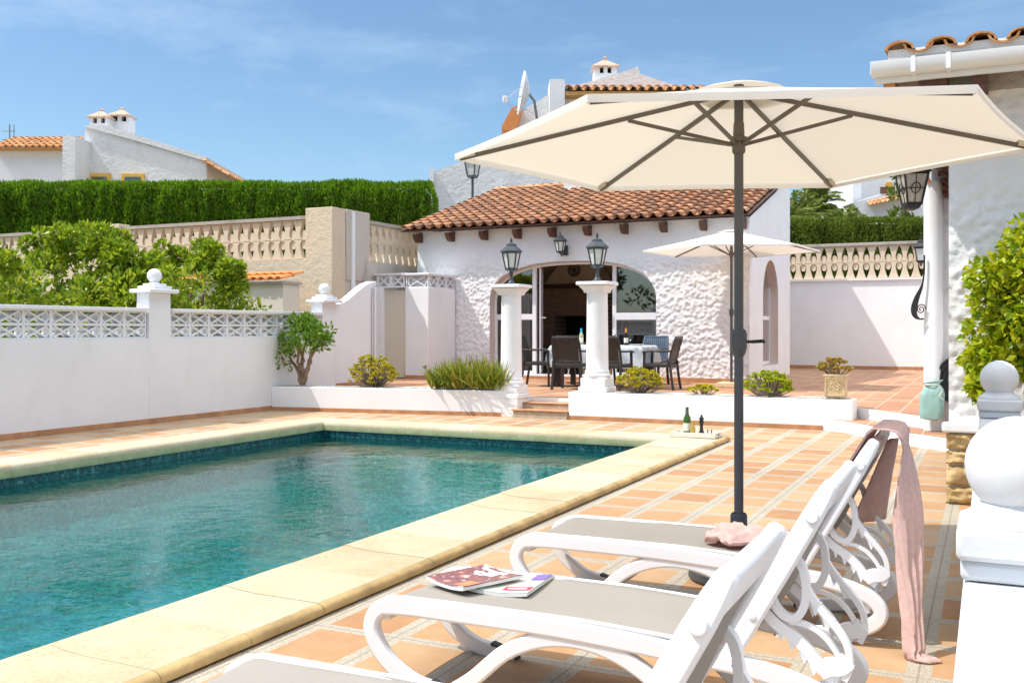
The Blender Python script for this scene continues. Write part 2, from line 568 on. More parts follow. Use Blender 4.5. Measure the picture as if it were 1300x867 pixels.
    # foliage
    leaf_mat('leaf_hedge', (.09, .22, .008), (.17, .34, .012), (.30, .46, .025), .40, patch=(.05, .12, .010))
    leaf_mat('leaf_hedge_far', (.11, .18, .02), (.20, .27, .03), (.30, .34, .06), .38, patch=(.06, .11, .015))
    leaf_mat('leaf_tree', (.08, .18, .010), (.28, .40, .016), (.58, .60, .05), .45, .32)
    leaf_mat('leaf_bush', (.06, .16, .018), (.14, .27, .02), (.28, .40, .04), .34, .3)
    leaf_mat('leaf_yellow', (.34, .34, .012), (.52, .48, .018), (.66, .48, .03), .32)
    leaf_mat('leaf_lime', (.14, .27, .010), (.42, .50, .012), (.62, .60, .03), .42, .3)
    leaf_mat('leaf_spiky', (.12, .20, .02), (.30, .38, .04), (.42, .27, .05), .32)
    leaf_mat('leaf_red_succulent', (.40, .16, .05), (.46, .32, .06), (.36, .40, .08), .2)
    leaf_mat('leaf_palm', (.10, .16, .02), (.18, .25, .035), (.34, .32, .09), .35)
    leaf_mat('leaf_dark', (.02, .06, .01), (.04, .10, .015), (.08, .15, .03), .25)
    plain('hedge_core', (.03, .06, .012), .9, .4, 8, .8, 20)
    plain('palm_trunk', (.26, .19, .12), .9, .4, 12, .9, 14, bdist=.05)


make_materials()


# ------------------------------------------------------------------ foliage helpers
def leaf_cloud(name, mat, P, Dv, L, Wd, parent=None, loc=None, fold=.25):
    """many folded leaf faces: P base points, Dv directions, L lengths, Wd widths (numpy arrays)"""
    n = len(P)
    Dv = Dv / np.linalg.norm(Dv, axis=1, keepdims=True)
    rnd = RNG.normal(size=(n, 3))
    S = np.cross(Dv, rnd); S /= np.linalg.norm(S, axis=1, keepdims=True)
    U = np.cross(S, Dv)
    L = np.broadcast_to(L, n)[:, None]; Wd = np.broadcast_to(Wd, n)[:, None]
    a = P
    b = P + Dv * L * .45 + S * Wd * .5 + U * Wd * fold
    c = P + Dv * L - U * L * .12
    d = P + Dv * L * .45 - S * Wd * .5 + U * Wd * fold
    m = P + Dv * L * .5
    V = np.stack([a, b, c, d, m], 1).reshape(-1, 3)
    if parent is not None:
        Mi = np.array(root_matrix(parent).inverted())
        V = V @ Mi[:3, :3].T + Mi[:3, 3]
    elif loc is not None:
        V = V - np.array(loc)
    k = np.arange(n) * 5
    F = np.stack([np.stack([k, k + 1, k + 4], 1), np.stack([k + 1, k + 2, k + 4], 1),
                  np.stack([k + 2, k + 3, k + 4], 1), np.stack([k + 3, k, k + 4], 1)], 1).reshape(-1, 3)
    me = bpy.data.meshes.new(name)
    me.vertices.add(len(V)); me.vertices.foreach_set('co', V.astype(np.float32).ravel())
    me.loops.add(F.size); me.loops.foreach_set('vertex_index', F.astype(np.int32).ravel())
    me.polygons.add(len(F)); me.polygons.foreach_set('loop_start', (np.arange(len(F)) * 3).astype(np.int32))
    me.polygons.foreach_set('loop_total', np.full(len(F), 3, np.int32))
    me.update(calc_edges=True)
    return finish(me, name, mat, parent, loc)


def unit(n):
    q = RNG.normal(size=(n, 3))
    return q / np.linalg.norm(q, axis=1, keepdims=True)


def clump_points(centers, radii, per, shell=.55):
    """points in lumpy clumps; returns points and outward directions"""
    P, Q = [], []
    for c, r in zip(centers, radii):
        d = unit(per)
        rad = r * (shell + (1 - shell) * RNG.random((per, 1)))
        P.append(np.array(c) + d * rad * np.array([1, 1, .85]))
        Q.append(d)
    return np.concatenate(P), np.concatenate(Q)


def branchy(mb, base, tips, r0, r1, wob=.06):
    for t in tips:
        b, t = Vector(base), Vector(t)
        path, rs = [], []
        for i in range(7):
            k = i / 6
            p = b.lerp(t, k)
            p += Vector((random.uniform(-1, 1), random.uniform(-1, 1), 0)) * wob * math.sin(k * math.pi)
            path.append(p); rs.append(r0 + (r1 - r0) * k)
        mb.tube(path, rs, 7)


def make_tree(name, label, cat, base, centers, radii, per, leaf, L, W_, leafmat, trunk_tips, r0=.05, group=None, up=.4, barkm='bark'):
    t = thing(name, label, cat, base, 0, group)
    P, Q = clump_points(centers, radii, per)
    Q = Q * .8 + unit(len(Q)) * .7 + np.array([0, 0, up])
    leaf_cloud('crown', leafmat, P, Q, L * (.7 + .6 * RNG.random(len(P))), W_ * (.7 + .6 * RNG.random(len(P))), t)
    mb = MB(); branchy(mb, base, trunk_tips, r0, r0 * .35)
    mb.build('trunk', barkm, t, smooth=60)
    return t


# ------------------------------------------------------------------ roof tiles
def tile_roof(mb, origin, ux, uy, un, width, length, pitch=.245, expo=.33, jitter=.008, flat=.78):
    """barrel tiles over a plane: ux along the eave, uy up the slope, un outward normal"""
    o, ux, uy, un = Vector(origin), Vector(ux).normalized(), Vector(uy).normalized(), Vector(un).normalized()
    nc, nr = int(round(width / pitch)), int(math.ceil(length / expo))
    r = pitch * .36
    seg = 6
    for row in range(nr):
        for c in range(nc):
            for kind in (0, 1):
                cx = (c + (.5 if kind == 0 else 1.0)) * pitch + random.uniform(-jitter, jitter)
                if kind == 1 and c == nc - 1:
                    continue
                y0 = row * expo + random.uniform(-jitter, jitter) - (0 if kind == 0 else -.02)
                y1 = min(y0 + expo * 1.18, length + .02)
                if y1 - y0 < .05:
                    continue
                vs = []
                th = .018
                for (yy, rr, lift) in ((y0, r * 1.07, .030), (y1, r * .93, 0.0)):
                    for rad_ in (rr, rr - th):
                        for k in range(seg + 1):
                            a = math.pi * k / seg
                            sx, sz = math.cos(a) * rad_, math.sin(a) * rad_ * flat
                            if kind == 1:
                                sz = -sz + r * .60 * flat
                            vs.append(o + ux * (cx + sx) + uy * yy + un * (sz + lift + (0 if kind == 0 else .0)))
                w = seg + 1
                fs = []
                for k in range(seg):
                    fs.append((k, k + 1, 2 * w + k + 1, 2 * w + k))
                    fs.append((w + k, 3 * w + k, 3 * w + k + 1, w + k + 1))
                    fs.append((k, w + k, w + k + 1, k + 1))
                mb.add(vs, fs)
    return mb


# ------------------------------------------------------------------ ground, pool, deck
PX0, PX1, PY0, PY1 = -8.04, -3.31, .6, 11.0      # water rectangle


def frame_sheet(x0, x1, y0, y1, hx0, hx1, hy0, hy1, z):
    mb = MB()
    for q in ([(x0, y0), (x1, y0), (x1, hy0), (x0, hy0)], [(x0, hy1), (x1, hy1), (x1, y1), (x0, y1)],
              [(x0, hy0), (hx0, hy0), (hx0, hy1), (x0, hy1)], [(hx1, hy0), (x1, hy0), (x1, hy1), (hx1, hy1)]):
        mb.sheet(q, z)
    return mb


struct(frame_sheet(-900, 900, -900, 900, PX0 - .1, PX1 + .1, PY0 - .1, PY1 + .1, -.01).build('ground', 'dry_ground'))
struct(frame_sheet(-10.5, 7, -5, 14.2, PX0 - .1, PX1 + .1, PY0 - .1, PY1 + .1, 0).build('pool_deck', 'deck_tile'))
struct(MB().slab([(-60, 16.75), (-12.1, 16.75), (-12.1, 27.5), (-12.1, 120), (-60, 120)], -.5, 2.55).build('upper_ground', 'dry_ground'))
struct(MB().slab([(-12.05, 27.5), (40, 27.5), (40, 120), (-12.05, 120)], -.5, 2.5).build('hillside', 'dry_ground'))

# swimming pool: basin + coping stones
pool = thing('swimming_pool', 'rectangular swimming pool with blue-green mosaic and pale yellow stone edging', 'swimming pool',
             ((PX0 + PX1) / 2, (PY0 + PY1) / 2, 0))
mb = MB()
zb = -1.45
mb.add([(PX0, PY0, zb), (PX1, PY0, zb), (PX1, PY1, zb), (PX0, PY1, zb),
        (PX0, PY0, .0), (PX1, PY0, .0), (PX1, PY1, .0), (PX0, PY1, .0)],
       [(0, 1, 2, 3), (0, 4, 5, 1), (1, 5, 6, 2), (2, 6, 7, 3), (3, 7, 4, 0)])
mb.build('basin', 'pool_mosaic', pool)
e = .004
mb = MB()
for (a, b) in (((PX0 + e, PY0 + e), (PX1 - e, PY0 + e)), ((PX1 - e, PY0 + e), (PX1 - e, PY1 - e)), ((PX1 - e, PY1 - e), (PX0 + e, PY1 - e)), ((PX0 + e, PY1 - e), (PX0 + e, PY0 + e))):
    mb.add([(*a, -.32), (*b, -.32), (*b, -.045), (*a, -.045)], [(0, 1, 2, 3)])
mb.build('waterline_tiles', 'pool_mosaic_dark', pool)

prof_top = [(-.035, .022), (-.03, .05), (-.005, .072), (.03, .080), (.09, .070), (.20, .062), (.48, .060), (.560, .0585)]
prof_nose = [(.5605, .0580), (.585, .050), (.600, .032), (.598, .012), (.575, .002)]
prof_in = [(-.0355, .0215), (-.036, -.02), (-.030, -.045), (.0, -.050), (.02, -.050)]


def coping_side(p0, p1, out, phase, which):
    """stones along a straight pool side, mitred at both ends"""
    a, b = Vector((*p0, 0)), Vector((*p1, 0))
    d = (b - a).normalized(); o = Vector((*out, 0))
    Ltot = (b - a).length
    cuts = [0]
    s = phase % .495
    if s < .12:
        s += .495
    while s < Ltot - .12:
        cuts.append(s); s += .495
    cuts.append(Ltot)
    g = .0016
    for i in range(len(cuts) - 1):
        s0, s1 = cuts[i] + (g if i else 0), cuts[i + 1] - (g if i < len(cuts) - 2 else 0)
        dz = random.uniform(-.0015, .0015)
        for prof, key in ((prof_top, 'top'), (prof_nose, 'nose'), (prof_in, 'in')):
            vs = []
            for (q, z) in prof:
                e0 = s0 - (q if i == 0 else 0)
                e1 = s1 + (q if i == len(cuts) - 2 else 0)
                vs += [a + d * e0 + o * q + Vector((0, 0, z + dz)), a + d * e1 + o * q + Vector((0, 0, z + dz))]
            which[key].add(vs, [(2 * k, 2 * k + 1, 2 * k + 3, 2 * k + 2) for k in range(len(prof) - 1)])
    # mortar just under the joints
    vs = []
    for (q, z) in prof_top + prof_nose:
        vs += [a + d * -q + o * q * .995 + Vector((0, 0, z - .002)), a + d * (Ltot + q) + o * q * .995 + Vector((0, 0, z - .002))]
    n = len(prof_top + prof_nose)
    which['joint'].add(vs, [(2 * k, 2 * k + 1, 2 * k + 3, 2 * k + 2) for k in range(n - 1)])


cs = {k: MB() for k in ('top', 'nose', 'in', 'joint')}
coping_side((PX1, PY0), (PX1, PY1), (1, 0), 2.73 - PY0, cs)
coping_side((PX0, PY0), (PX0, PY1), (-1, 0), .2, cs)
coping_side((PX0, PY1), (PX1, PY1), (0, 1), .3, cs)
coping_side((PX0, PY0), (PX1, PY0), (0, -1), .3, cs)
cs['top'].build('coping', 'coping_stone', pool, smooth=50)
cs['nose'].build('coping_nose', 'coping_nose', pool, smooth=50)
cs['in'].build('coping_lip', 'coping_inner', pool, smooth=50)
cs['joint'].build('mortar', 'coping_joint', pool, smooth=50)
struct(MB().sheet([(PX0 - .005, PY0 - .005), (PX1 + .005, PY0 - .005), (PX1 + .005, PY1 + .005), (PX0 - .005, PY1 + .005)], -.125).build('pool_water', 'water'))

# ------------------------------------------------------------------ terrace and steps
terr = [(-11.75, 14.3), (-10.42, 14.3), (-10.42, 13.30), (-6.72, 13.87), (-6.72, 13.87), (-5.5, 13.87), (-1.56, 13.87), (-1.10, 13.27),
        (-.62, 12.64), (.5, 12.3), (.5, 27.15), (-11.75, 27.15)]
terr = [terr[0], terr[1], terr[2], terr[3]] + terr[5:]
struct(MB().slab(terr, -.05, TZ - .004).build('terrace', 'planter_white'))
inset = [(-11.75, 14.3), (-10.42, 14.3), (-10.42, 13.33), (-6.72, 13.90), (-1.545, 13.90), (-1.075, 13.30), (-.60, 12.68), (.5, 12.34), (.5, 27.15), (-11.75, 27.15)]
struct(MB().sheet(inset, TZ).build('terrace_floor', 'terrace_tile'))
low = [(-1.925, 13.37), (-1.62, 13.12), (-1.34, 12.72), (-1.06, 12.28), (-.78, 11.95), (-.424, 11.596), (.5, 11.2), (.5, 12.5), (-.62, 12.62), (-1.56, 13.86)]
struct(MB().slab(low, -.05, .135).build('curved_step', 'planter_white', bevel=.008))
ins = [(-1.86, 13.40), (-1.58, 13.16), (-1.30, 12.76), (-1.03, 12.33), (-.76, 12.00), (-.40, 11.65), (.5, 11.26), (.5, 12.28), (-.64, 12.60), (-1.12, 13.24), (-1.57, 13.84)]
struct(MB().sheet(ins, .139).build('step_tread', 'terrace_tile'))
mb = MB().box(-6.34, -5.48, 13.34, 13.62, -.02, .10).box(-6.34, -5.48, 13.60, 13.88, -.02, .19)
struct(mb.build('steps', 'steps_tan', bevel=.006))
mb = MB().box(-6.36, -5.47, 13.315, 13.61, .101, .122).box(-6.36, -5.47, 13.585, 13.875, .191, .212)
struct(mb.build('step_nosing', 'terracotta_trim', bevel=.008))
struct(MB().box(-6.71, -6.30, 13.40, 13.875, -.02, TZ - .008).build('column_footing', 'planter_white'))

# raised flower beds
pl = thing('flower_bed', 'long low white flower bed left of the terrace steps, holding the spiky plant', 'planter', (-8.5, 13.3, 0))
fr0, fr1 = Vector((-10.40, 12.84)), Vector((-6.50, 13.42))
dd = (fr1 - fr0).normalized(); nn = Vector((-dd.y, dd.x))
q = [fr0, fr1, fr1 + nn * .12 + dd * .03, fr1 + nn * .43 + dd * .03, fr0 + nn * .43]
MB().slab([tuple(p) for p in q], -.02, .385).build('bed_wall', 'planter_white', pl, bevel=.012)
qi = [fr0 + nn * .07, fr1 + nn * .07 - dd * .06, fr1 + nn * .37 - dd * .06, fr0 + nn * .37]
MB().grid(60, 8, lambda u, v: tuple(qi[0].lerp(qi[1], u).lerp(qi[3].lerp(qi[2], u), v)) + (.388 + .022 * noise.noise((u * 40, v * 6, 3)) ** 2 + .004,)).build('gravel', 'gravel', pl, smooth=60)
MB().slab([tuple(fr0 - nn * .012), tuple(fr1 - nn * .012), tuple(fr1 - nn * .0005), tuple(fr0 - nn * .0005)], -.01, .06).build('skirting', 'terracotta_trim', pl)
pr = thing('flower_bed', 'low white flower bed right of the terrace steps, under the second column', 'planter', (-3.5, 13.5, 0))
MB().box(-5.47, -1.56, 13.37, 13.86, -.02, .395).build('bed_wall', 'planter_white', pr, bevel=.012)
MB().grid(60, 8, lambda u, v: (-5.40 + 3.78 * u, 13.44 + .36 * v, .398 + .022 * noise.noise((u * 40, v * 6, 9)) ** 2 + .004)).build('gravel', 'gravel', pr, smooth=60)
MB().box(-5.47, -1.93, 13.358, 13.3695, -.01, .06).build('skirting', 'terracotta_trim', pr)

# ------------------------------------------------------------------ white garden wall on the left
lw = thing('garden_wall', 'long white garden wall with openwork blocks on top along the pool\'s far side', 'wall', (-10.5, 7, 0))
MB().box(-10.6, -10.4, .5, 14.22, -.05, 1.178).build('wall_base', 'white_wall', lw)


def breeze(mb, y0, z0, cw, ch, x0, x1):
    """one openwork block: frame, cross bars and two bowed ribs, lying in the plane x0..x1"""
    xm = (x0 + x1) / 2; d = x1 - x0
    b = .022
    mb.box(x0, x1, y0 + .0005, y0 + b, z0 + .0005, z0 + ch - .0005)
    mb.box(x0, x1, y0 + cw - b, y0 + cw - .0005, z0 + .0005, z0 + ch - .0005)
    mb.box(x0, x1, y0 + b, y0 + cw - b, z0 + .0005, z0 + b * .8)
    mb.box(x0, x1, y0 + b, y0 + cw - b, z0 + ch - b * .8, z0 + ch - .0005)
    yc, zc = y0 + cw / 2, z0 + ch / 2
    hw = cw * .36
    for s in (-1, 1):
        mb.bar((xm, yc - hw, zc - s * (ch / 2 - .02)), (xm, yc + hw, zc + s * (ch / 2 - .02)), d * (.90 if s < 0 else .86), .022, side=(1, 0, 0))
        path = []
        for k in range(7):
            a = (k / 6 - .5)
            path.append((xm, yc + s * (cw * .33 + .05 * math.cos(a * math.pi) - .005), zc + a * (ch - .03)))
        mb.band(path, (1, 0, 0), d * .82, .02)


def openwork(name, ys, parent, z0=1.18, rows=2, ch=.18, x0=-10.57, x1=-10.43):
    mb = MB()
    a, b = ys
    n = max(1, int(round((b - a) / .40)))
    cw = (b - a) / n
    for i in range(n):
        for j in range(rows):
            breeze(mb, a + i * cw, z0 + j * ch, cw, ch, x0, x1)
    return mb.build(name, 'white_paint', parent)


for ys in ((.5, 5.2), (5.6, 10.23), (10.67, 14.2)):
    openwork('openwork_panel', ys, lw)
    MB().box(-10.63, -10.37, ys[0], ys[1], 1.541, 1.59).build('coping', 'white_paint', lw, bevel=.006)
MB().box(-10.3995, -10.385, .5, 12.84, -.01, .075).build('skirting', 'terracotta_trim', lw)


def pillar(y, label, h=1.80, w=.40, x=-10.5):
    t = thing('wall_pillar', label, 'pillar', (x, y, 0), 0, 'ball-topped pillars of the white garden wall')
    MB().box(x - .13, x + .1025, y - w / 2, y + w / 2, -.02, h).build('shaft', 'white_wall', t, bevel=.008)
    mb = MB().box(x - .20, x + .20, y - .27, y + .27, h, h + .055)
    mb.box(x - .15, x + .16, y - .17, y + .17, h + .055, h + .10)
    mb.box(x - .105, x + .115, y - .12, y + .12, h + .10, h + .135)
    mb.build('cap', 'white_paint', t, bevel=.012)
    mb = MB().lathe((x, y, h + .13), [(.085, 0), (.06, .02), (.045, .05), (.048, .075)], 20)
    mb.ball((x, y, h + .245), .10)
    mb.build('ball_finial', 'white_paint', t, smooth=40)
    return t


pillar(10.45, 'white wall pillar with ball finial between two openwork panels')
pillar(14.40, 'white wall pillar with ball finial behind the small tree', 1.76)
pillar(5.4, 'white wall pillar nearest the camera, beyond the left edge')

# wall continuing past the second pillar, with its rising top
cw_ = thing('curved_wall', 'white wall whose top sweeps upward beside the cream gate', 'wall', (-10.5, 15.2, 0))
top = [(14.60, 1.74)] + [(14.6 + 1.3 * k / 10, 1.74 + .42 * (math.sin((k / 10 - .5) * math.pi) * .5 + .5) * 1.0 + .04 * k / 10) for k in range(1, 11)]
MB().prism([(-10.58, 15.9, -.02), (-10.58, 14.6, -.02)] + [(-10.58, y, z) for y, z in top], (.18, 0, 0)).build('wall_panel', 'white_wall', cw_, bevel=.008)
MB().tube([(-10.385, 15.72, .3), (-10.385, 15.72, 1.9), (-10.38, 15.74, 2.05), (-10.45, 15.8, 2.16), (-10.6, 15.9, 2.2)], .012).build('cable', 'wire', cw_)
MB().tube([(-10.388, 15.80, .3), (-10.388, 15.80, 1.95), (-10.40, 15.83, 2.14)], .009).build('cable', 'wire', cw_)
MB().box(-10.3995, -10.386, 14.6, 15.9, TZ, TZ + .075).build('skirting', 'terracotta_trim', cw_)

# cream side gate and the tall white pier against the pool house
gt = thing('side_gate', 'cream side gate under a white openwork lintel, left of the tall white pier', 'gate', (-11.3, 17.9, TZ))
MB().box(-11.76, -11.52, 17.86, 18.04, TZ - .02, 2.17).build('post', 'white_wall', gt, bevel=.01)
MB().box(-11.515, -11.0, 17.95, 17.99, TZ + .02, 2.12).build('gate_leaf', 'cream_gate', gt)


def openwork_x(name, xs, y0, y1, z0, n, ch, parent):
    mb = MB(); t = MB()
    cw = (xs[1] - xs[0]) / n
    for i in range(n):
        breeze(t, i * cw, z0, cw, ch, y0, y1)
    for (a, b, c) in t.v:
        mb.v.append((xs[0] + b, a, c))
    mb.f = [tuple(reversed(q)) for q in t.f]
    return mb.build(name, 'white_paint', parent)


openwork_x('lintel_block', (-11.70, -11.02), 17.90, 18.02, 2.19, 2, .25, gt)
MB().box(-11.78, -10.99, 17.87, 18.05, 2.441, 2.475).build('lintel_coping', 'white_paint', gt)
MB().box(-11.78, -11.0, 17.88, 18.04, 2.172, 2.189).build('lintel_sill', 'white_paint', gt)

pi = thing('white_pier', 'tall square white pier with an openwork top, left of the arch', 'pier', (-10.72, 18.5, TZ))
MB().box(-11.0, -10.44, 17.9, 19.06, TZ - .02, 2.17).build('pier_body', 'white_wall', pi, bevel=.012)
openwork_x('openwork_front', (-10.985, -10.455), 17.912, 17.98, 2.172, 1, .25, pi)
mb = MB()
for i in range(3):
    breeze(mb, 17.985 + i * .355, 2.172, .352, .25, -10.52, -10.452)
mb.build('openwork_side', 'white_paint', pi)
MB().box(-10.98, -10.55, 18.0, 19.06, 2.171, 2.41).build('core', 'white_wall', pi)
MB().box(-11.03, -10.41, 17.87, 19.06, 2.4225, 2.465).build('coping', 'white_paint', pi, bevel=.008)
MB().box(-11.012, -10.428, 17.888, 17.8995, TZ, TZ + .075).build('skirting', 'terracotta_trim', pi)

# ------------------------------------------------------------------ pool house
FX0, FX1, FY = -11.41, -4.11, 19.1
ph = thing('pool_house', 'white rough-rendered pool house with arched glazed opening and tiled roof', 'house', (-7.76, 21, TZ))
AX, AHW, AZS, AR, AN = -7.78, 1.84, 1.85, .85, 2.5


def arch_in(x, z, c, hw, zs, r, n, zlo=-9):
    if z < zlo or abs(x - c) >= hw:
        return False
    if z <= zs:
        return True
    return (abs(x - c) / hw) ** n + ((z - zs) / r) ** n < 1


def arch_snap(x, z, c, hw, zs, r, n, zlo=-9):
    if zlo > -8 and z - zlo < .05 and abs(x - c) < hw * .96:
        return x, zlo
    if z <= zs:
        return (c + hw if x > c else c - hw), z
    k = ((abs(x - c) / hw) ** n + ((z - zs) / r) ** n) ** (1 / n)
    if k < 1e-3:
        return x, z
    return c + (x - c) / k, zs + (z - zs) / k


def lumps(x, z, amp, s=12.5):
    d = noise.voronoi((x * s, z * s * 1.25, 4.0))[0]
    return amp * (1 - min(1, d[0] * 1.6) ** 2) + amp * .55 * noise.noise((x * 34, z * 34, 1.3)) + amp * .12 * noise.noise((x * 5, z * 5, 7))


def stucco_wall(mb, a0, a1, z0, ztop, step, amp_fn, place_fn, arch=None):
    """dense lumpy wall face with an optional arched hole; place_fn(a, z, h) gives the 3-D point"""
    na = int((a1 - a0) / step); nz = int((max(ztop(a0), ztop(a1)) - z0) / step)
    pts, keep = {}, {}
    G = [[None] * (nz + 1) for _ in range(na + 1)]
    for i in range(na + 1):
        a = a0 + (a1 - a0) * i / na
        for j in range(nz + 1):
            G[i][j] = (a, z0 + (ztop(a) - z0) * j / nz)
    inside = [[bool(arch) and arch_in(*G[i][j], *arch) for j in range(nz + 1)] for i in range(na + 1)]
    vs, fs = [], []

    def vid(i, j):
        if (i, j) not in pts:
            a, z = G[i][j]
            if inside[i][j]:
                a, z = arch_snap(a, z, *arch)
                h = 0
            else:
                h = lumps(a, z, amp_fn(a, z))
            pts[(i, j)] = len(vs); vs.append(place_fn(a, z, h))
        return pts[(i, j)]
    for i in range(na):
        for j in range(nz):
            c = [(i, j), (i + 1, j), (i + 1, j + 1), (i, j + 1)]
            if all(inside[p][q] for p, q in c):
                continue
            fs.append(tuple(vid(*p) for p in c))
    return mb.add(vs, fs)


amp = lambda x, z: .024 if z < 2.72 else .006
mb = stucco_wall(MB(), FX0, FX1, TZ - .02, lambda a: 3.44, .023, amp, lambda a, z, h: (a, FY - h, z),
                 (AX, AHW, AZS, AR, AN))
mb.build('facade', 'white_stucco', ph, smooth=80)
# arch reveal
arc = [(AX - AHW, TZ - .01)] + [(AX - AHW, TZ + (AZS - TZ) * k / 6) for k in range(1, 7)]
for k in range(1, 41):
    a = math.pi - math.pi * k / 40
    cx_, sz_ = math.cos(a), math.sin(a)
    m = (abs(cx_) ** AN + abs(sz_) ** AN) ** (1 / AN)
    arc.append((AX + AHW * cx_ / m, AZS + AR * sz_ / m))
arc += [(AX + AHW, AZS - (AZS - TZ) * k / 6) for k in range(1, 6)] + [(AX + AHW, TZ - .01)]
mb = MB()
n = len(arc)
mb.add([(x, FY - .012, z) for x, z in arc] + [(x, FY + .30, z) for x, z in arc], [(i, n + i, n + i + 1, i + 1) for i in range(n - 1)])
mb.build('arch_reveal', 'pink_plaster', ph, smooth=50)
# sloped side wall with its arched window
zt = lambda y: 3.44 + (y - FY) * .3055 - .02
SW = (21.2, .80, 1.92, .82, 2.0, .55)
mb = stucco_wall(MB(), FY, 23.42, TZ - .02, zt, .05, lambda a, z: .006, lambda a, z, h: (FX1 + h, a, z), SW)
mb.build('side_wall', 'white_stucco', ph, smooth=80)
arc2 = [(SW[0] - SW[1], SW[5]), (SW[0] - SW[1], SW[2])] + [(SW[0] - SW[1] * math.cos(math.pi * k / 24), SW[2] + SW[3] * math.sin(math.pi * k / 24)) for k in range(1, 24)] + [(SW[0] + SW[1], SW[2]), (SW[0] + SW[1], SW[5])]
n = len(arc2)
mb = MB().add([(FX1 + .004, y, z) for y, z in arc2] + [(FX1 - .24, y, z) for y, z in arc2],
              [(i, i + 1, n + i + 1, n + i) for i in range(n - 1)] + [(n - 1, 0, n, 2 * n - 1)])
mb.build('window_reveal', 'pink_plaster', ph, smooth=50)
mb = MB().box(FX1 - .22, FX1 - .17, 20.41, 20.47, .56, 2.2).box(FX1 - .22, FX1 - .17, 21.93, 21.99, .56, 2.2)
mb.box(FX1 - .22, FX1 - .17, 20.47, 21.93, 1.50, 1.58).box(FX1 - .22, FX1 - .17, 20.47, 21.93, .56, .62)
mb.box(FX1 - .22, FX1 - .17, 21.17, 21.23, .62, 2.72)
sf = mb.build('window_frame', 'white_paint', ph)
MB().prism([(FX1 - .20, y, z) for y, z in arc2], (.006, 0, 0)).build('pane', 'glass', sf)
# other walls, ceiling, floor
MB().box(FX0, FX0 + .22, FY + .02, 23.4, TZ - .02, 3.3).prism([(FX0, FY + .02, 3.3), (FX0, 23.4, 3.3), (FX0, 23.4, 4.70)], (.22, 0, 0)).build('end_wall', 'white_stucco', ph)
MB().box(FX0, FX1 - .26, 23.2, 23.42, TZ - .02, 4.6).build('back_wall', 'interior_wall', ph)
MB().box(FX0 + .22, FX1 - .26, FY + .31, 23.2, 3.05, 3.10).build('ceiling', 'interior_wall', ph)
MB().sheet([(FX0 + .22, FY + .2), (FX1 - .26, FY + .2), (FX1 - .26, 23.2), (FX0 + .22, 23.2)], TZ + .012).build('indoor_floor', 'steps_tan', ph)
MB().box(FX0 + .225, FX0 + .25, FY + .31, 23.19, TZ, 3.04).build('wall_lining', 'interior_wall', ph)
mb = MB().box(FX0 + .2, AX - AHW - .02, FY + .25, FY + .30, TZ, 3.05).box(AX + AHW + .02, FX1 - .26, FY + .25, FY + .30, TZ, 3.05)
mb.box(AX - AHW - .02, AX + AHW + .02, FY + .25, FY + .30, 2.75, 3.05)
mb.build('front_lining', 'interior_wall', ph)
MB().box(-8.5, -4.9, 23.45, 26.1, TZ - .02, 5.5).build('rear_block', 'far_white_clean', ph)
MB().box(FX0, FX1 + .01, FY - .016, FY - .0405 + .022, TZ, TZ + .002).build('sill_line', 'white_paint', ph)
for (a, b) in ((FX0, AX - AHW - .02), (AX + AHW + .02, FX1)):
    MB().box(a, b, FY - .052, FY - .002, TZ + .001, TZ + .085).build('skirting', 'terracotta_trim', ph)
MB().box(AX - AHW, AX + AHW, FY - .03, FY + .34, TZ + .001, TZ + .055).build('threshold', 'terracotta_trim', ph)
MB().box(AX - AHW + .01, AX + AHW - .01, FY - .02, FY + .32, TZ + .056, TZ + .085).build('threshold_sill', 'white_paint', ph)
MB().box(-10.02, -9.86, FY - .015, FY + .02, 2.78, 2.93).build('vent_grille', 'gutter_white', ph)
# roof: tiles, board, rafters
ey, ez = 18.70, 3.475
sl = math.atan(.3055)
uy = (0, math.cos(sl), math.sin(sl)); un = (0, -math.sin(sl), math.cos(sl))
rx0, rx1 = -11.64, -4.03
rl = 4.80 / math.cos(sl)
mb = tile_roof(MB(), (rx0, ey, ez - .01), (1, 0, 0), uy, un, rx1 - rx0, rl)
roof = mb.build('roof', 'roof_tile', ph, smooth=60)
mb = MB()
P0 = Vector((rx0, ey + .05, ez - .055)); U = Vector(uy)
mb.prism([P0, P0 + U * (rl - .05), P0 + U * (rl - .05) + Vector((0, 0, .04)), P0 + Vector((0, 0, .04))], (rx1 - rx0, 0, 0))
mb.build('roof_board', 'dark_wood', roof)
mb = MB()
for k in range(int((rx1 - rx0) / .42)):
    x = rx0 + k * .42
    r = .085
    mb.lathe((0, 0, 0), [(r, 0), (r * .9, .46)], 10)
    m = len(mb.v) - 20
    for i in range(m, len(mb.v)):
        a, b, c = mb.v[i]
        mb.v[i] = (x + c, 23.46 + a, 4.935 + b)
mb.build('ridge', 'roof_tile_orange', roof, smooth=50)
for x in (-11.318, -10.512, -9.70, -8.91, -8.117, -7.341, -6.556, -5.75, -4.957, -4.2):
    mb = MB().prism([(x - .05, FY - .01, 3.20), (x - .05, 18.93, 3.20), (x - .05, 18.86, 3.25), (x - .05, 18.82, 3.30), (x - .05, 18.80, 3.375), (x - .05, FY - .01, 3.41)], (.10, 0, 0))
    mb.build('rafter_end', 'dark_wood', ph)
# chimney stub rising behind the tiles
MB().box(-9.35, -8.75, 22.55, 23.0, 4.4, 5.02).build('chimney', 'far_white', ph)
# glazing in the arch
GY = FY + .235
gl = [('left', AX - AHW, -8.72), ('right', -6.86, AX + AHW)]


def arch_z(x, shrink=0.0):
    k = min(1, abs(x - AX) / (AHW - shrink))
    return AZS + (AR - shrink) * (max(0, 1 - k ** AN)) ** (1 / AN)


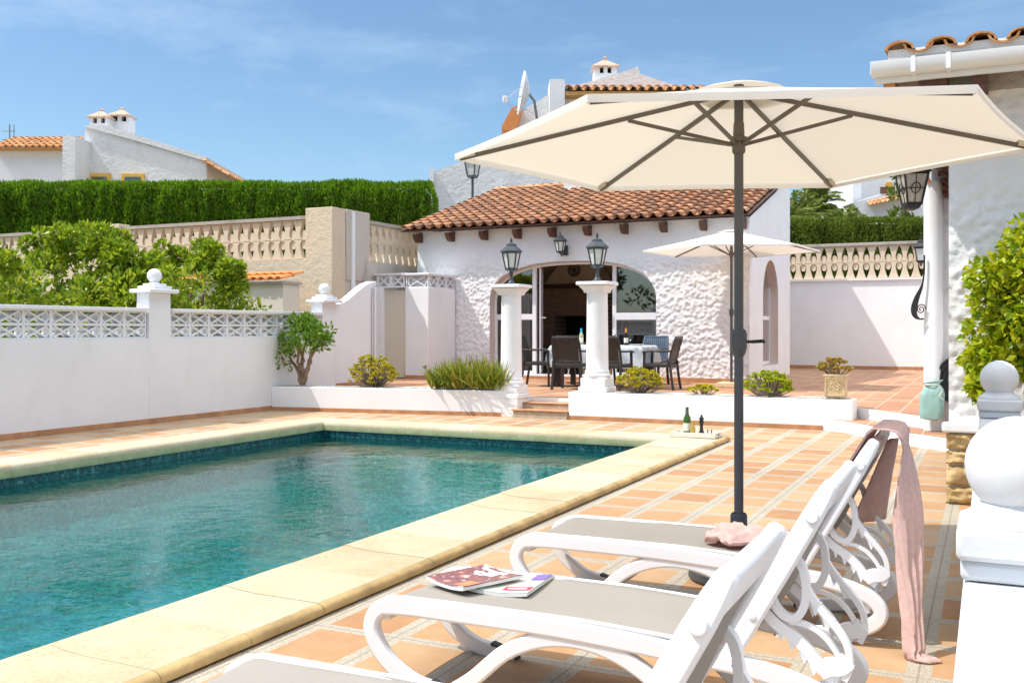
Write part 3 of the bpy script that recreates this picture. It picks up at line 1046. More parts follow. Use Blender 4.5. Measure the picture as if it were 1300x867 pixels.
mb = MB()
for x in (-8.72, -6.93):
    mb.box(x, x + .085, GY - .03, GY + .04, TZ + .085, arch_z(x + .04) - .0)
mb.box(AX - AHW + .005, -8.72, GY - .03, GY + .04, 1.50, 1.62)
mb.box(-6.845, AX + AHW - .005, GY - .03, GY + .04, 1.49, 1.63)
mb.box(AX - AHW + .005, AX - AHW + .07, GY - .03, GY + .04, TZ + .085, 1.50)
mb.box(AX + AHW - .07, AX + AHW - .005, GY - .03, GY + .04, TZ + .085, 1.49)
mb.box(AX - AHW + .07, -8.72, GY - .03, GY + .04, TZ + .085, TZ + .15)
mb.box(-6.845, AX + AHW - .07, GY - .03, GY + .04, TZ + .085, TZ + .15)
# curved head following the arch
path = [(x, GY + .005, z) for x, z in [(x, z) for x, z in arc if z > 1.0]]
path = [(AX + (x - AX) * .985, y, AZS + (z - AZS) * .965 if z > AZS else z) for x, y, z in path]
mb.band(path, (0, 1, 0), .066, .05)
wf = mb.build('window_frame', 'white_paint', ph, bevel=.006)
for (a, b) in ((AX - AHW + .05, -8.72), (-6.845, AX + AHW - .05)):
    up = [(a + (b - a) * k / 12, GY, arch_z(a + (b - a) * k / 12, .03) - .02) for k in range(13)]
    MB().prism([(b, GY, 1.62), (a, GY, 1.62)] + up, (0, .006, 0)).build('pane', 'glass', wf)
    MB().box(a, b, GY, GY + .006, TZ + .15, 1.50).build('pane', 'glass', wf)
# folded-back door leaves
def leaf(mb):
    a = R(20.5); x, y = -8.60, GY + .06
    mb.v = [(x + p[0] * math.cos(a) - p[1] * math.sin(a), y + p[0] * math.sin(a) + p[1] * math.cos(a), p[2]) for p in mb.v]
    return mb
mb = MB().box(0, .04, 0, .07, TZ + .09, 2.60).box(0, .04, .74, .80, TZ + .09, 2.60)
mb.box(0, .04, .07, .74, TZ + .09, TZ + .2).box(0, .04, .07, .74, 2.50, 2.60).box(0, .04, .07, .74, 1.50, 1.60)
mb.box(.04, .14, .015, .04, 1.53, 1.56)
dl = leaf(mb).build('door', 'white_paint', ph)
leaf(MB().box(.015, .022, .07, .74, TZ + .2, 2.5)).build('pane', 'glass', dl)
# fireplace
mb = MB().box(-9.85, -9.45, 22.2, 23.2, TZ, 2.28).box(-8.45, -8.1, 22.2, 23.2, TZ, 2.28).box(-9.45, -8.45, 22.2, 23.2, 1.62, 2.28).box(-9.45, -8.45, 22.2, 23.2, TZ, .55)
fp = mb.build('fireplace', 'fire_brick', ph)
MB().box(-10.05, -7.95, 22.05, 23.19, 2.285, 2.38).build('mantel', 'dark_wood', fp)
MB().box(-9.44, -8.46, 22.9, 23.1, .551, 1.619).build('hearth', 'black_hole', fp)
MB().prism([(-9.75, 22.25, 2.385), (-8.2, 22.25, 2.385), (-8.65, 22.5, 3.04), (-9.3, 22.5, 3.04)], (0, .7, 0)).build('hood', 'interior_wall', fp)
hd = MB()
for rr in (.15, .10):
    hd.tube([(-8.97 + rr * math.cos(2 * math.pi * k / 24), 22.24 + .05, 2.72 + rr * math.sin(2 * math.pi * k / 24)) for k in range(25)], .012, 6)
hd.ball((-8.97, 22.29, 2.72), .05, 12, 8)
hd.build('hood_rosette', 'black_iron', fp)
# ------------------------------------------------------------------ lanterns
def lantern_head(t, c, s=1.0, sides=6, glassm='frosted_glass', metal='lantern_grey'):
    """tapered glass lantern hanging or standing at c = bottom of the glass"""
    x, y, z = c
    rot = math.pi / sides
    rb, rt, h = .085 * s, .135 * s, .24 * s
    MB().lathe(c, [(rb * .97, .005), (rt * .97, h)], sides, rot).build('glass', glassm, t)
    mb = MB()
    for k in range(sides):
        a = 2 * math.pi * k / sides + rot
        mb.bar((x + rb * math.cos(a), y + rb * math.sin(a), z), (x + rt * math.cos(a), y + rt * math.sin(a), z + h), .018 * s, .018 * s)
    mb.lathe(c, [(rb * .6, -.035 * s), (rb * 1.1, -.02 * s), (rb * 1.1, .012 * s)], sides, rot)
    mb.lathe((x, y, z + h), [(rt * 1.02, -.012 * s), (rt * 1.12, 0), (rt * 1.12, .012 * s)], sides, rot)
    mb.build('frame', metal, t)
    MB().lathe((x, y, z + h + .012 * s), [(rt * 1.28, 0), (rt * 1.25, .014 * s), (rt * .98, .05 * s), (rt * .62, .085 * s), (rt * .52, .12 * s), (rt * .25, .14 * s), (rt * .12, .15 * s), (rt * .16, .175 * s), (rt * .04, .22 * s)], sides, rot).build('lantern_roof', metal, t, smooth=20)


def column(x, y, zb, ztop, label, lamp_label):
    t = thing('column', label, 'column', (x, y, zb), 0, 'white columns with lanterns at the terrace edge')
    mb = MB().box(x - .215, x + .215, y - .215, y + .215, zb, zb + .075).box(x - .19, x + .19, y - .19, y + .19, zb + .075, zb + .20)
    mb.build('plinth', 'white_paint', t, bevel=.012)
    H = ztop - zb
    MB().lathe((x, y, zb + .20), [(.19, 0), (.20, .02), (.20, .045), (.18, .06), (.175, .075), (.18, .09), (.175, .105), (.162, .125), (.16, .3), (.150, H - .39), (.152, H - .37), (.152, H - .36)], 40).build('shaft', 'white_paint', t, smooth=35)
    mb = MB().lathe((x, y, ztop - .16), [(.215, 0), (.222, .03), (.25, .06), (.285, .085), (.30, .105)], 4, math.pi / 4)
    mb.box(x - .24, x + .24, y - .24, y + .24, ztop - .05, ztop)
    mb.build('capital', 'white_paint', t, bevel=.008)
    l = thing('lantern', lamp_label, 'lantern', (x, y, ztop), 0, 'lanterns on the terrace columns')
    MB().lathe((x, y, ztop), [(.075, 0), (.07, .02), (.045, .04), (.03, .08), (.024, .14), (.03, .17), (.026, .19), (.05, .205), (.05, .22)], 16).build('stem', 'lantern_grey', l, smooth=35)
    lantern_head(l, (x, y, ztop + .24), 1.0)


column(-6.50, 13.62, TZ - .006, 1.97, 'white round column standing left of the terrace steps', 'grey six-sided lantern on the column left of the steps')
column(-5.12, 13.62, .40, 1.985, 'white round column standing on the flower bed right of the steps', 'grey six-sided lantern on the column standing in the flower bed')
wl = thing('wall_lantern', 'grey wall lantern above the arch of the pool house', 'lantern', (-7.87, 19.05, 3.0))
lantern_head(wl, (-7.87, 18.80, 2.88), .85)
MB().lathe((-7.87, 18.80, 2.83), [(.012, 0), (.03, .02), (.02, .03)], 10).tube([(-7.87, 18.80, 2.84), (-7.87, 18.88, 2.80), (-7.87, 18.96, 2.84), (-7.87, 19.04, 2.92)], .014).box(-7.93, -7.81, 19.025, 19.09, 2.82, 3.02).build('bracket', 'lantern_grey', wl, smooth=40)

# ------------------------------------------------------------------ furniture on the terrace
def make_chair(label, backm='chair_plastic'):
    """rattan look armchair facing +y, feet at z=0"""
    t = thing('terrace_chair', label, 'chair', (0, 0, 0), 0, 'dark rattan-look armchairs round the table')
    MB().grid(8, 8, lambda u, v: (-.23 + .46 * u, -.22 + .46 * v, .43 - .015 * math.sin(math.pi * u) * math.sin(math.pi * v))).build('seat', 'chair_plastic', t, smooth=60, solid=.03)
    mb = MB()
    for k in range(11):                                            # vertical ribs of the backrest
        x = -.20 + .04 * k
        mb.band([(x, -.215, .46), (x, -.255, .62), (x, -.30, .78), (x, -.33, .875)], (1, 0, 0), .031, .014)
    mb.grid(6, 6, lambda u, v: (-.22 + .44 * u, -.222 - .105 * v, .46 + .41 * v))
    mb.band([(-.245, -.21, .43), (-.245, -.255, .62), (-.24, -.30, .78), (-.225, -.335, .89)], (1, 0, 0), .04, .03)
    mb.band([(.245, -.21, .43), (.245, -.255, .62), (.24, -.30, .78), (.225, -.335, .89)], (1, 0, 0), .04, .03)
    mb.bar((-.24, -.333, .885), (.24, -.333, .885), .03, .045).bar((-.24, -.218, .475), (.24, -.218, .475), .03, .05)
    mb.build('backrest', backm, t, bevel=.006)
    for s in (-1, 1):
        MB().band([(s * .255, .22, 0), (s * .25, .215, .30), (s * .25, .20, .64)], (1, 0, 0), .042, .04).build('leg', 'chair_plastic', t, bevel=.006)
        MB().band([(s * .255, -.30, 0), (s * .25, -.26, .25), (s * .25, -.235, .50)], (1, 0, 0), .042, .04).build('leg', 'chair_plastic', t, bevel=.006)
        MB().band([(s * .27, .235, .64), (s * .275, .1, .66), (s * .27, -.10, .655), (s * .255, -.262, .66)], (1, 0, 0), .058, .03).build('armrest', 'chair_plastic', t, bevel=.008)
        MB().bar((s * .25, -.22, .41), (s * .25, .20, .41), .03, .05).build('side_rail', 'chair_plastic', t, bevel=.005)
    for ay in (.21, -.235):
        MB().bar((-.24, ay, .405), (.24, ay, .405), .03, .06).build('apron', 'chair_plastic', t, bevel=.005)
    return t


ch0 = make_chair('dark ribbed armchair seen from behind, between the two columns')
place(ch0, (-6.47, 15.98, TZ), R(2))
place(copy_tree(ch0), (-5.74, 16.02, TZ), R(-4), 'dark ribbed armchair seen from behind, half hidden by the column in the flower bed')
place(copy_tree(ch0), (-7.36, 16.62, TZ), R(-78), 'dark armchair at the left end of the table')
place(copy_tree(ch0), (-5.10, 16.62, TZ), R(92), 'dark armchair at the right end of the table, facing left')
place(copy_tree(ch0), (-7.30, 17.78, TZ), R(200), 'dark armchair across the table beside the open door')
place(copy_tree(ch0), (-6.75, 17.95, TZ), R(180), 'dark armchair across the table, behind the wine bottle with a blue top')
chb = place(make_chair('armchair with slate blue backrest, across the table before the right window', 'chair_blue'), (-5.72, 18.0, TZ), R(176))

tb = thing('dining_table', 'terrace dining table hidden under a pale patterned cloth', 'table', (-6.25, 16.95, TZ))
MB().box(-7.08, -5.42, 16.50, 17.40, TZ + .70, TZ + .735).build('table_top', 'chair_plastic', tb, bevel=.006)
for x in (-6.98, -5.52):
    for y in (16.60, 17.30):
        MB().box(x - .04, x + .04, y - .04, y + .04, TZ, TZ + .70).build('leg', 'chair_plastic', tb)


def cloth_drop(u, v):
    # u along x, v across y, overhanging skirts fall down
    x = -7.30 + 2.10 * u; y = 16.22 + 1.46 * v
    z = TZ + .742
    ox = max(0, -7.10 - x, x - (-5.40)); oy = max(0, 16.48 - y, y - 17.42)
    if ox > 0 or oy > 0:
        d = max(ox, oy) if min(ox, oy) == 0 else (ox + oy) * .9
        z -= d * 1.5
        wv = .018 * math.sin((x + y * 1.3) * 17)
        if ox > 0:
            x = (-7.10 - .03 if x < -6 else -5.40 + .03) + (wv + ox * .12) * (-1 if x < -6 else 1)
        if oy > 0:
            y = (16.48 - .03 if y < 17 else 17.42 + .03) + (wv + oy * .12) * (-1 if y < 17 else 1)
    return (x, y, z)


tag(MB().grid(70, 48, cloth_drop).build('tablecloth', 'tablecloth', loc=(-6.25, 16.95, TZ + .74), smooth=70), 'pale grey-blue tablecloth draped over the terrace table', 'tablecloth')


def bottle(x, y, z, label, glassm, capm, s=1.0, lab='paper_label', h=.30):
    t = thing('wine_bottle', label, 'bottle', (x, y, z))
    k = h / .30
    MB().lathe((x, y, z), [(.036 * s, 0), (.038 * s, .01), (.038 * s, .17 * k), (.033 * s, .195 * k), (.018 * s, .225 * k), (.014 * s, .25 * k), (.014 * s, .295 * k)], 20).build('glass', glassm, t, smooth=40)
    MB().lathe((x, y, z + .225 * k), [(.0195 * s, .0), (.0165 * s, .03 * k), (.0165 * s, .078 * k)], 16).build('foil', capm, t, smooth=40)
    MB().lathe((x, y, z + .045 * k), [(.0387 * s, 0), (.0387 * s, .085 * k)], 20).build('paper_label', lab, t, smooth=40)
    return t


bottle(-6.72, 17.05, TZ + .745, 'pale wine bottle with blue top on the terrace table', 'pale_glass', 'blue_foil')
bottle(-5.86, 17.05, TZ + .745, 'dark wine bottle with orange top on the terrace table', 'dark_glass', 'orange_foil')
for x, y, lb in ((-5.98, 16.90, 'stemmed wine glass left of the dark wine bottle'), (-5.74, 16.93, 'stemmed wine glass right of the dark wine bottle')):
    t = MB().lathe((x, y, TZ + .745), [(.034, 0), (.034, .004), (.005, .01), (.005, .08), (.02, .095), (.038, .13), (.040, .16), (.033, .20)], 18).build('wine_glass', 'clear_glass', loc=(x, y, TZ + .745), smooth=40)
    tag(t, lb, 'wine glass')
for x, y, lb in ((-5.55, 16.72, 'white dinner plate at the right end of the table'), (-6.35, 16.72, 'white dinner plate in the middle of the near table edge')):
    tag(MB().lathe((x, y, TZ + .745), [(.08, 0), (.13, .018), (.134, .022), (.08, .012)], 24).build('plate', 'white_paint', loc=(x, y, TZ + .745), smooth=40), lb, 'plate')

# indoor dining set seen through the arch
it = thing('indoor_table', 'wooden table indoors behind the arched opening', 'table', (-7.6, 20.7, TZ))
MB().box(-8.6, -6.9, 20.4, 21.2, TZ + .70, TZ + .74).build('table_top', 'light_wood', it)
for x in (-8.5, -7.0):
    for y in (20.48, 21.12):
        MB().box(x - .035, x + .035, y - .035, y + .035, TZ + .012, TZ + .70).build('leg', 'light_wood', it)


def indoor_chair(x, y, label, m):
    t = thing('indoor_chair', label, 'chair', (x, y, TZ + .012))
    z = TZ + .012
    MB().box(x - .22, x + .22, y - .22, y + .22, z + .42, z + .47).build('seat', m, t, bevel=.015)
    MB().box(x - .22, x + .22, y + .19, y + .24, z + .47, z + .98).build('backrest', m, t, bevel=.02)
    for sx in (-1, 1):
        for sy in (-1, 1):
            MB().box(x + sx * .19 - .02, x + sx * .19 + .02, y + sy * .19 - .02, y + sy * .19 + .02, z, z + .42).build('leg', 'light_wood', t)


indoor_chair(-7.62, 20.15, 'pinkish upholstered chair indoors, seen between the columns', 'pink_upholstery')
indoor_chair(-6.98, 20.1, 'blue upholstered chair indoors, beside the right window frame', 'chair_blue')

# ------------------------------------------------------------------ parasols
def make_parasol(name, label, x, y, zb, Rr, ztip, zap, zhub, zcrank, clothm, detail, hemw=.030, turn=0.0):
    t = thing(name, label, 'parasol', (x, y, zb), TH)
    C0 = Vector((x, y, 0))

    def pt(k, r, z):                      # k in sixths of a turn, starting at the camera's right
        a = TH + turn + k * math.pi / 3
        return Vector((x + r * math.cos(a), y + r * math.sin(a), z))
    mb = MB(); hem = MB()
    nu, nv = 12, 14
    for k in range(6):
        def fn(u, v, k=k):
            r = v
            z_ = lambda q: zap + (ztip - zap) * q
            a, b = pt(k, Rr * r, 0), pt(k + 1, Rr * r, 0)
            p = a.lerp(b, u)
            mid = 4 * u * (1 - u)
            sag = mid * v * v
            c = Vector((x, y, 0))
            p = p + (c - p) * .018 * sag
            return (p.x, p.y, z_(v) - .014 * mid * v * (1.2 - v) - .008 * math.sin(math.pi * v) + .004 * sag)
        mb.grid(nu, nv, fn)
        ed = [fn(i / nu, 1.0) for i in range(nu + 1)]
        vs = []
        for e in ed:
            d = (Vector((e[0], e[1], 0)) - C0).normalized() * .006
            vs += [(e[0] + d.x, e[1] + d.y, e[2] + .004), (e[0] + d.x, e[1] + d.y, e[2] - hemw)]
        hem.add(vs, [(2 * i, 2 * i + 1, 2 * i + 3, 2 * i + 2) for i in range(nu)])
    cn = mb.build('canopy', clothm, t, smooth=50)
    hem.build('hem', 'canopy_cloth_white', cn, smooth=60)  # whiter cloth than the canopy paints the sunlit edge into the colour
    mb = MB()
    for k in range(6):
        mb.grid(6, 6, lambda u, v, k=k: tuple(pt(k, .27 * v, 0).lerp(pt(k + 1, .27 * v, 0), u).xy) + (zap + .006 - .050 * v * v + .012 * math.sin(u * math.pi) * v,))
    mb.build('vent_cap', clothm, cn, smooth=50)
    for k in range(6):
        b = MB().bar(pt(k, .03, zap - .035), pt(k, Rr * .985, ztip - .022), .016, .022).build('rib', 'rib_metal', t)
        f = .385
        MB().bar(pt(k, .035, zhub), pt(k, Rr * f, zap - .04 + (ztip - zap) * f), .014, .018).build('strut', 'rib_metal', b)
        if detail:
            e = pt(k, Rr * .985, ztip - .012); i = pt(k, Rr * .93, ztip + .006)
            MB().bar(i, e, .045, .028).build('pocket', clothm, cn)
    MB().lathe((x, y, 0), [(.024, zb + .05), (.024, zap - .03)], 20).build('pole', 'dark_metal', t, smooth=40)
    MB().lathe((x, y, zhub - .05), [(.028, 0), (.034, .01), (.034, .06), (.045, .062), (.045, .085), (.03, .09), (.027, .16)], 20).build('runner', 'rib_metal', t, smooth=35)
    MB().lathe((x, y, zap - .07), [(.03, 0), (.042, .01), (.042, .05), (.03, .055), (.026, .075)], 18).build('crown_hub', 'rib_metal', t, smooth=35)
    s = 1.0
    mb = MB()
    cx, cy = x, y
    prof = [(.020, -.085), (.034, -.06), (.042, -.03), (.042, .04), (.036, .06), (.026, .068)]
    mb.lathe((x, y, zcrank), prof, 8, math.pi / 8 + TH)
    cb = mb.build('crank_box', 'dark_metal', t, smooth=25)
    d = Vector((math.cos(TH), math.sin(TH), 0)); p0 = Vector((x, y, zcrank + .0))
    MB().tube([p0 + d * .04, p0 + d * .075], .008).bar(p0 + d * .07, p0 + d * .13 + Vector((0, 0, .004)), .012, .018).tube([p0 + d * .122 + Vector((0, 0, .004)) - Vector((-ST, CT, 0)) * .0, p0 + d * .122 - Vector((-ST, CT, 0)) * .035], .008).build('crank_handle', 'black_iron', cb)
    return t


um = make_parasol('parasol', 'big cream parasol with grey pole beside the sun loungers', -1.174, 5.21, 0, 1.49, 2.235, 2.565, 2.262, 1.235, 'canopy_cloth', True, turn=R(-6))
MB().lathe((-1.174, 5.21, 0), [(.25, 0.0), (.26, .015), (.255, .05), (.20, .075), (.06, .085), (.045, .10), (.043, .335), (.036, .345), (.036, .30)], 40).build('base', 'base_grey', um, smooth=35)
u2 = make_parasol('parasol', 'smaller white parasol standing on the terrace by the pool house corner', -4.13, 17.75, TZ, 1.57, 2.70, 3.06, 2.62, 1.60, 'canopy_cloth_white', False)
MB().box(-4.35, -3.91, 17.53, 17.97, TZ + .001, TZ + .09).build('base', 'pot_stone', u2, bevel=.015)

# ------------------------------------------------------------------ sun loungers
LL, LW = 1.70, .53


def smooth_path(pts, n=6):
    P = [Vector(p) for p in pts]
    out = []
    for i in range(len(P) - 1):
        p0, p1, p2, p3 = P[max(i - 1, 0)], P[i], P[i + 1], P[min(i + 2, len(P) - 1)]
        for k in range(n):
            t = k / n
            out.append(.5 * ((2 * p1) + (p2 - p0) * t + (2 * p0 - 5 * p1 + 4 * p2 - p3) * t * t + (3 * p1 - p0 - 3 * p2 + p3) * t ** 3))
    out.append(P[-1])
    return out


def make_lounger(label):
    """x from the foot end (0) to the head end, y from near rail (0) to far rail (LW)"""
    t = thing('sun_lounger', label, 'sun lounger', (0, 0, 0), 0, 'white sun loungers in a row beside the pool')
    loop = [(.40, 0, .012), (.30, 0, .018), (.20, 0, .04), (.10, 0, .105), (.045, 0, .185), (.045, 0, .245), (.085, 0, .288), (.17, 0, .302),
            (.40, 0, .304), (.75, 0, .302), (1.05, 0, .288), (1.22, 0, .275), (1.40, 0, .262), (1.55, 0, .235), (1.65, 0, .195), (1.685, 0, .14), (1.64, 0, .085), (1.52, 0, .045), (1.36, 0, .02), (1.26, 0, .012)]
    arch = [(.36, 0, .015), (.46, 0, .085), (.58, 0, .19), (.70, 0, .248), (.82, 0, .268), (.94, 0, .255), (1.05, 0, .212), (1.15, 0, .145), (1.24, 0, .07), (1.30, 0, .015)]
    for s, y in ((-1, .0), (1, LW)):
        mb = MB()
        yo = y + (.024 if s < 0 else -.024)
        P = [p + Vector((0, yo, 0)) for p in smooth_path(loop, 6)]
        hs = [.058] * len(P)
        for i, p in enumerate(P):
            if .1 < p.x < 1.3 and p.z > .2:
                hs[i] = .066
        mb.band(P, (0, 1, 0), .046, hs)
        mb.build('side_frame', 'white_plastic', t, bevel=.010, smooth=50)
        mb = MB()
        P = [p + Vector((0, yo + (.004 if s < 0 else -.004), 0)) for p in smooth_path(arch, 6)]
        mb.band(P, (0, 1, 0), .040, .055)
        mb.build('arch_leg', 'white_plastic', t, bevel=.010, smooth=50)
        for fx in (.335, 1.30):
            MB().prism([(fx - .045, yo - .021, .001), (fx + .075, yo - .021, .001), (fx + .05, yo - .021, .03), (fx - .045, yo - .021, .055)], (0, .042, 0)).build('foot', 'rubber', t, bevel=.004)
    for bx, bz, bw_, bh in ((.09, .255, .035, .03), (1.62, .15, .04, .035), (1.30, .285, .03, .03)):
        MB().bar((bx, .03, bz), (bx, LW - .03, bz), bw_, bh).build('cross_bar', 'white_plastic', t, bevel=.006)

    def seat(u, v):
        x = .045 + 1.30 * u
        y = .018 + (LW - .036) * v
        z = .331 + .004 * math.sin(u * math.pi) - .05 * max(0, (u - .62)) ** 1.0 - .010 * math.sin(v * math.pi)
        if u < .09:
            z -= .10 * ((.09 - u) / .09) ** 2
            rr = .075 * ((.09 - u) / .09) ** 2
            y += rr * (1 - 2 * v)
        return (x, y, z)
    MB().grid(40, 10, seat).build('sling_seat', 'sling', t, smooth=60, solid=.006)
    # white piping along both long edges of the sling
    mb = MB()
    for v in (0, 1):
        mb.tube([Vector(seat(k / 40, v)) + Vector((0, 0, .002)) for k in range(41)], .0075, 6)
    mb.build('piping', 'white_plastic', t, smooth=60)
    # backrest
    h0, h1 = Vector((1.345, 0, .275)), Vector((1.665, 0, .850))
    ud = (h1 - h0).normalized()
    nrm = Vector((-ud.z, 0, ud.x))        # towards the sitter
    for s, y in ((-1, .006), (1, LW - .006)):
        yo = y + (.019 if s < 0 else -.019)
        P = [h0 + ud * q + Vector((0, yo, 0)) for q in (0, .03, .10, .30, .44, .52, .59, .640, .655)]
        r = MB().band(P, (0, 1, 0), .038, [.042, .056, .062, .064, .064, .062, .056, .046, .036]).build('back_rail', 'white_plastic', t, bevel=.009, smooth=40)
        b = h0 + ud * .535 + Vector((0, y, 0))
        bo = Vector((0, -.008 if s < 0 else .008, 0))
        m = MB().lathe((0, 0, 0), [(.020, 0), (.020, .006), (.017, .009)], 24)
        m.v = [tuple(b + Vector((p[0], s * p[2], p[1]))) for p in m.v]
        m.build('boss', 'white_plastic', r, smooth=40)
        b = h0 + ud * .17 + Vector((0, y, 0))
        m = MB().lathe((0, 0, 0), [(.011, 0), (.011, .004), (.008, .005)], 16)
        m.v = [tuple(b + Vector((p[0], s * p[2], p[1]))) for p in m.v]
        m.build('boss', 'white_plastic', r, smooth=40)
    MB().grid(20, 8, lambda u, v: tuple(h0 + ud * (.02 + .60 * u) - nrm * (.012 + .030 * math.sin(v * math.pi) * math.sin(min(1, u * 1.3) * math.pi)) + Vector((0, .03 + (LW - .06) * v, 0)))).build('sling_back', 'sling', t, smooth=60, solid=.006)
    # moulded head piece between the rails, hinge bar at the bottom
    q = [h0 + ud * .535 - nrm * .018, h0 + ud * .565 - nrm * .028, h0 + ud * .60 - nrm * .026, h0 + ud * .653 - nrm * .017, h0 + ud * .653 + nrm * .017, h0 + ud * .60 + nrm * .026, h0 + ud * .555 + nrm * .028]
    MB().prism([p + Vector((0, .034, 0)) for p in q], (0, LW - .068, 0)).build('head_piece', 'white_plastic', t, bevel=.008)
    a = h0 + ud * .03
    MB().bar(a + Vector((0, .03, 0)), a + Vector((0, LW - .03, 0)), .024, .04, side=tuple(nrm)).build('hinge_bar', 'white_plastic', t, bevel=.006)
    # ornate scroll props behind the backrest
    for y in (.065, LW - .065):
        mb = MB()
        def st(pts, w, th):
            P = smooth_path([(px, y, pz) for px, pz in pts], 4)
            mb.band(P, (0, 1, 0), th, w)
        st([(1.475, .475), (1.490, .445), (1.52, .420), (1.555, .425), (1.578, .475), (1.578, .53), (1.568, .575), (1.545, .605)], .024, .028)
        st([(1.572, .53), (1.595, .49), (1.635, .44), (1.675, .395), (1.700, .35), (1.705, .29), (1.69, .25)], .020, .025)
        st([(1.452, .430), (1.49, .395), (1.525, .372), (1.56, .347), (1.59, .318), (1.615, .285), (1.64, .265), (1.665, .25)], .034, .022)
        st([(1.53, .405), (1.57, .405), (1.615, .387), (1.65, .355), (1.675, .315), (1.68, .28)], .015, .019)
        st([(1.62, .27), (1.65, .285), (1.68, .29), (1.70, .31)], .05, .033)
        for i, (px, pz) in enumerate(((1.50, .372), (1.535, .345), (1.572, .312), (1.60, .28), (1.605, .462), (1.64, .418))):
            hw = .006 + .0006 * i
            mb.prism([(px - .016, y - hw, pz + .018), (px + .002, y - hw, pz - .030), (px + .022, y - hw, pz + .012)], (0, 2 * hw, 0))
        mb.build('scroll_prop', 'white_plastic', t, bevel=.005)
    return t


lg = make_lounger('white lounger with taupe sling in the middle, magazines lying on it')
place(lg, (-2.08, 3.07, 0), 0)
l3 = place(copy_tree(lg), (-2.08, 4.31, 0), 0, 'farthest white lounger, pink towel over its raised back')
l1 = place(copy_tree(lg), (-2.10, 1.85, 0), 0, 'nearest white lounger, cut off by the bottom edge')

# magazines
def magazine(name, label, cx, cy, z, ang, w, h, parts):
    t = thing(name, label, 'magazine', (cx, cy, z), ang, 'magazines on the middle lounger')
    ca, sa = math.cos(ang), math.sin(ang)
    def g(u, v, dz):
        x = (u - .5) * w; y = (v - .5) * h
        bow = .010 * (abs(u - .5) * 2) ** 2
        return (cx + ca * x - sa * y, cy + sa * x + ca * y, z + dz + bow)
    mb = MB().grid(10, 4, lambda u, v: g(u, v, .012))
    mb.grid(10, 4, lambda u, v: g(u, 1 - v, .0))
    for k in range(10):
        for v in (0, 1):
            mb.add([g(k / 10, v, 0), g((k + 1) / 10, v, 0), g((k + 1) / 10, v, .012), g(k / 10, v, .012)], [(0, 1, 2, 3)])
    for u in (0, 1):
        mb.add([g(u, 0, 0), g(u, 1, 0), g(u, 1, .012), g(u, 0, .012)], [(0, 1, 2, 3)])
    mb.build('pages', 'page_white', t)
    for i, (nm, m, u0, u1, v0, v1) in enumerate(parts):
        MB().grid(8, 3, lambda u, v: g(u0 + (u1 - u0) * u, v0 + (v1 - v0) * v, .0135 + i * .0008)).build(nm, m, t)


magazine('magazine', 'glossy magazine with red masthead lying under the brown one', -1.63, 3.42, .328, R(4), .235, .30,
         [('cover', 'cover_pale', 0, 1, 0, 1), ('masthead', 'cover_red', .52, .98, .12, .30), ('masthead_lettering', 'cover_white', .58, .90, .18, .24), ('corner_block', 'cover_purple', .74, .99, .66, .96)])
magazine('magazine', 'glossy magazine with brown cover on top of the stack', -1.76, 3.37, .344, R(-24), .225, .29,
         [('cover', 'cover_brown', 0, 1, 0, 1), ('cover_title', 'cover_white', .12, .72, .84, .92), ('cover_panel', 'cover_orange', .62, .98, .06, .34)])

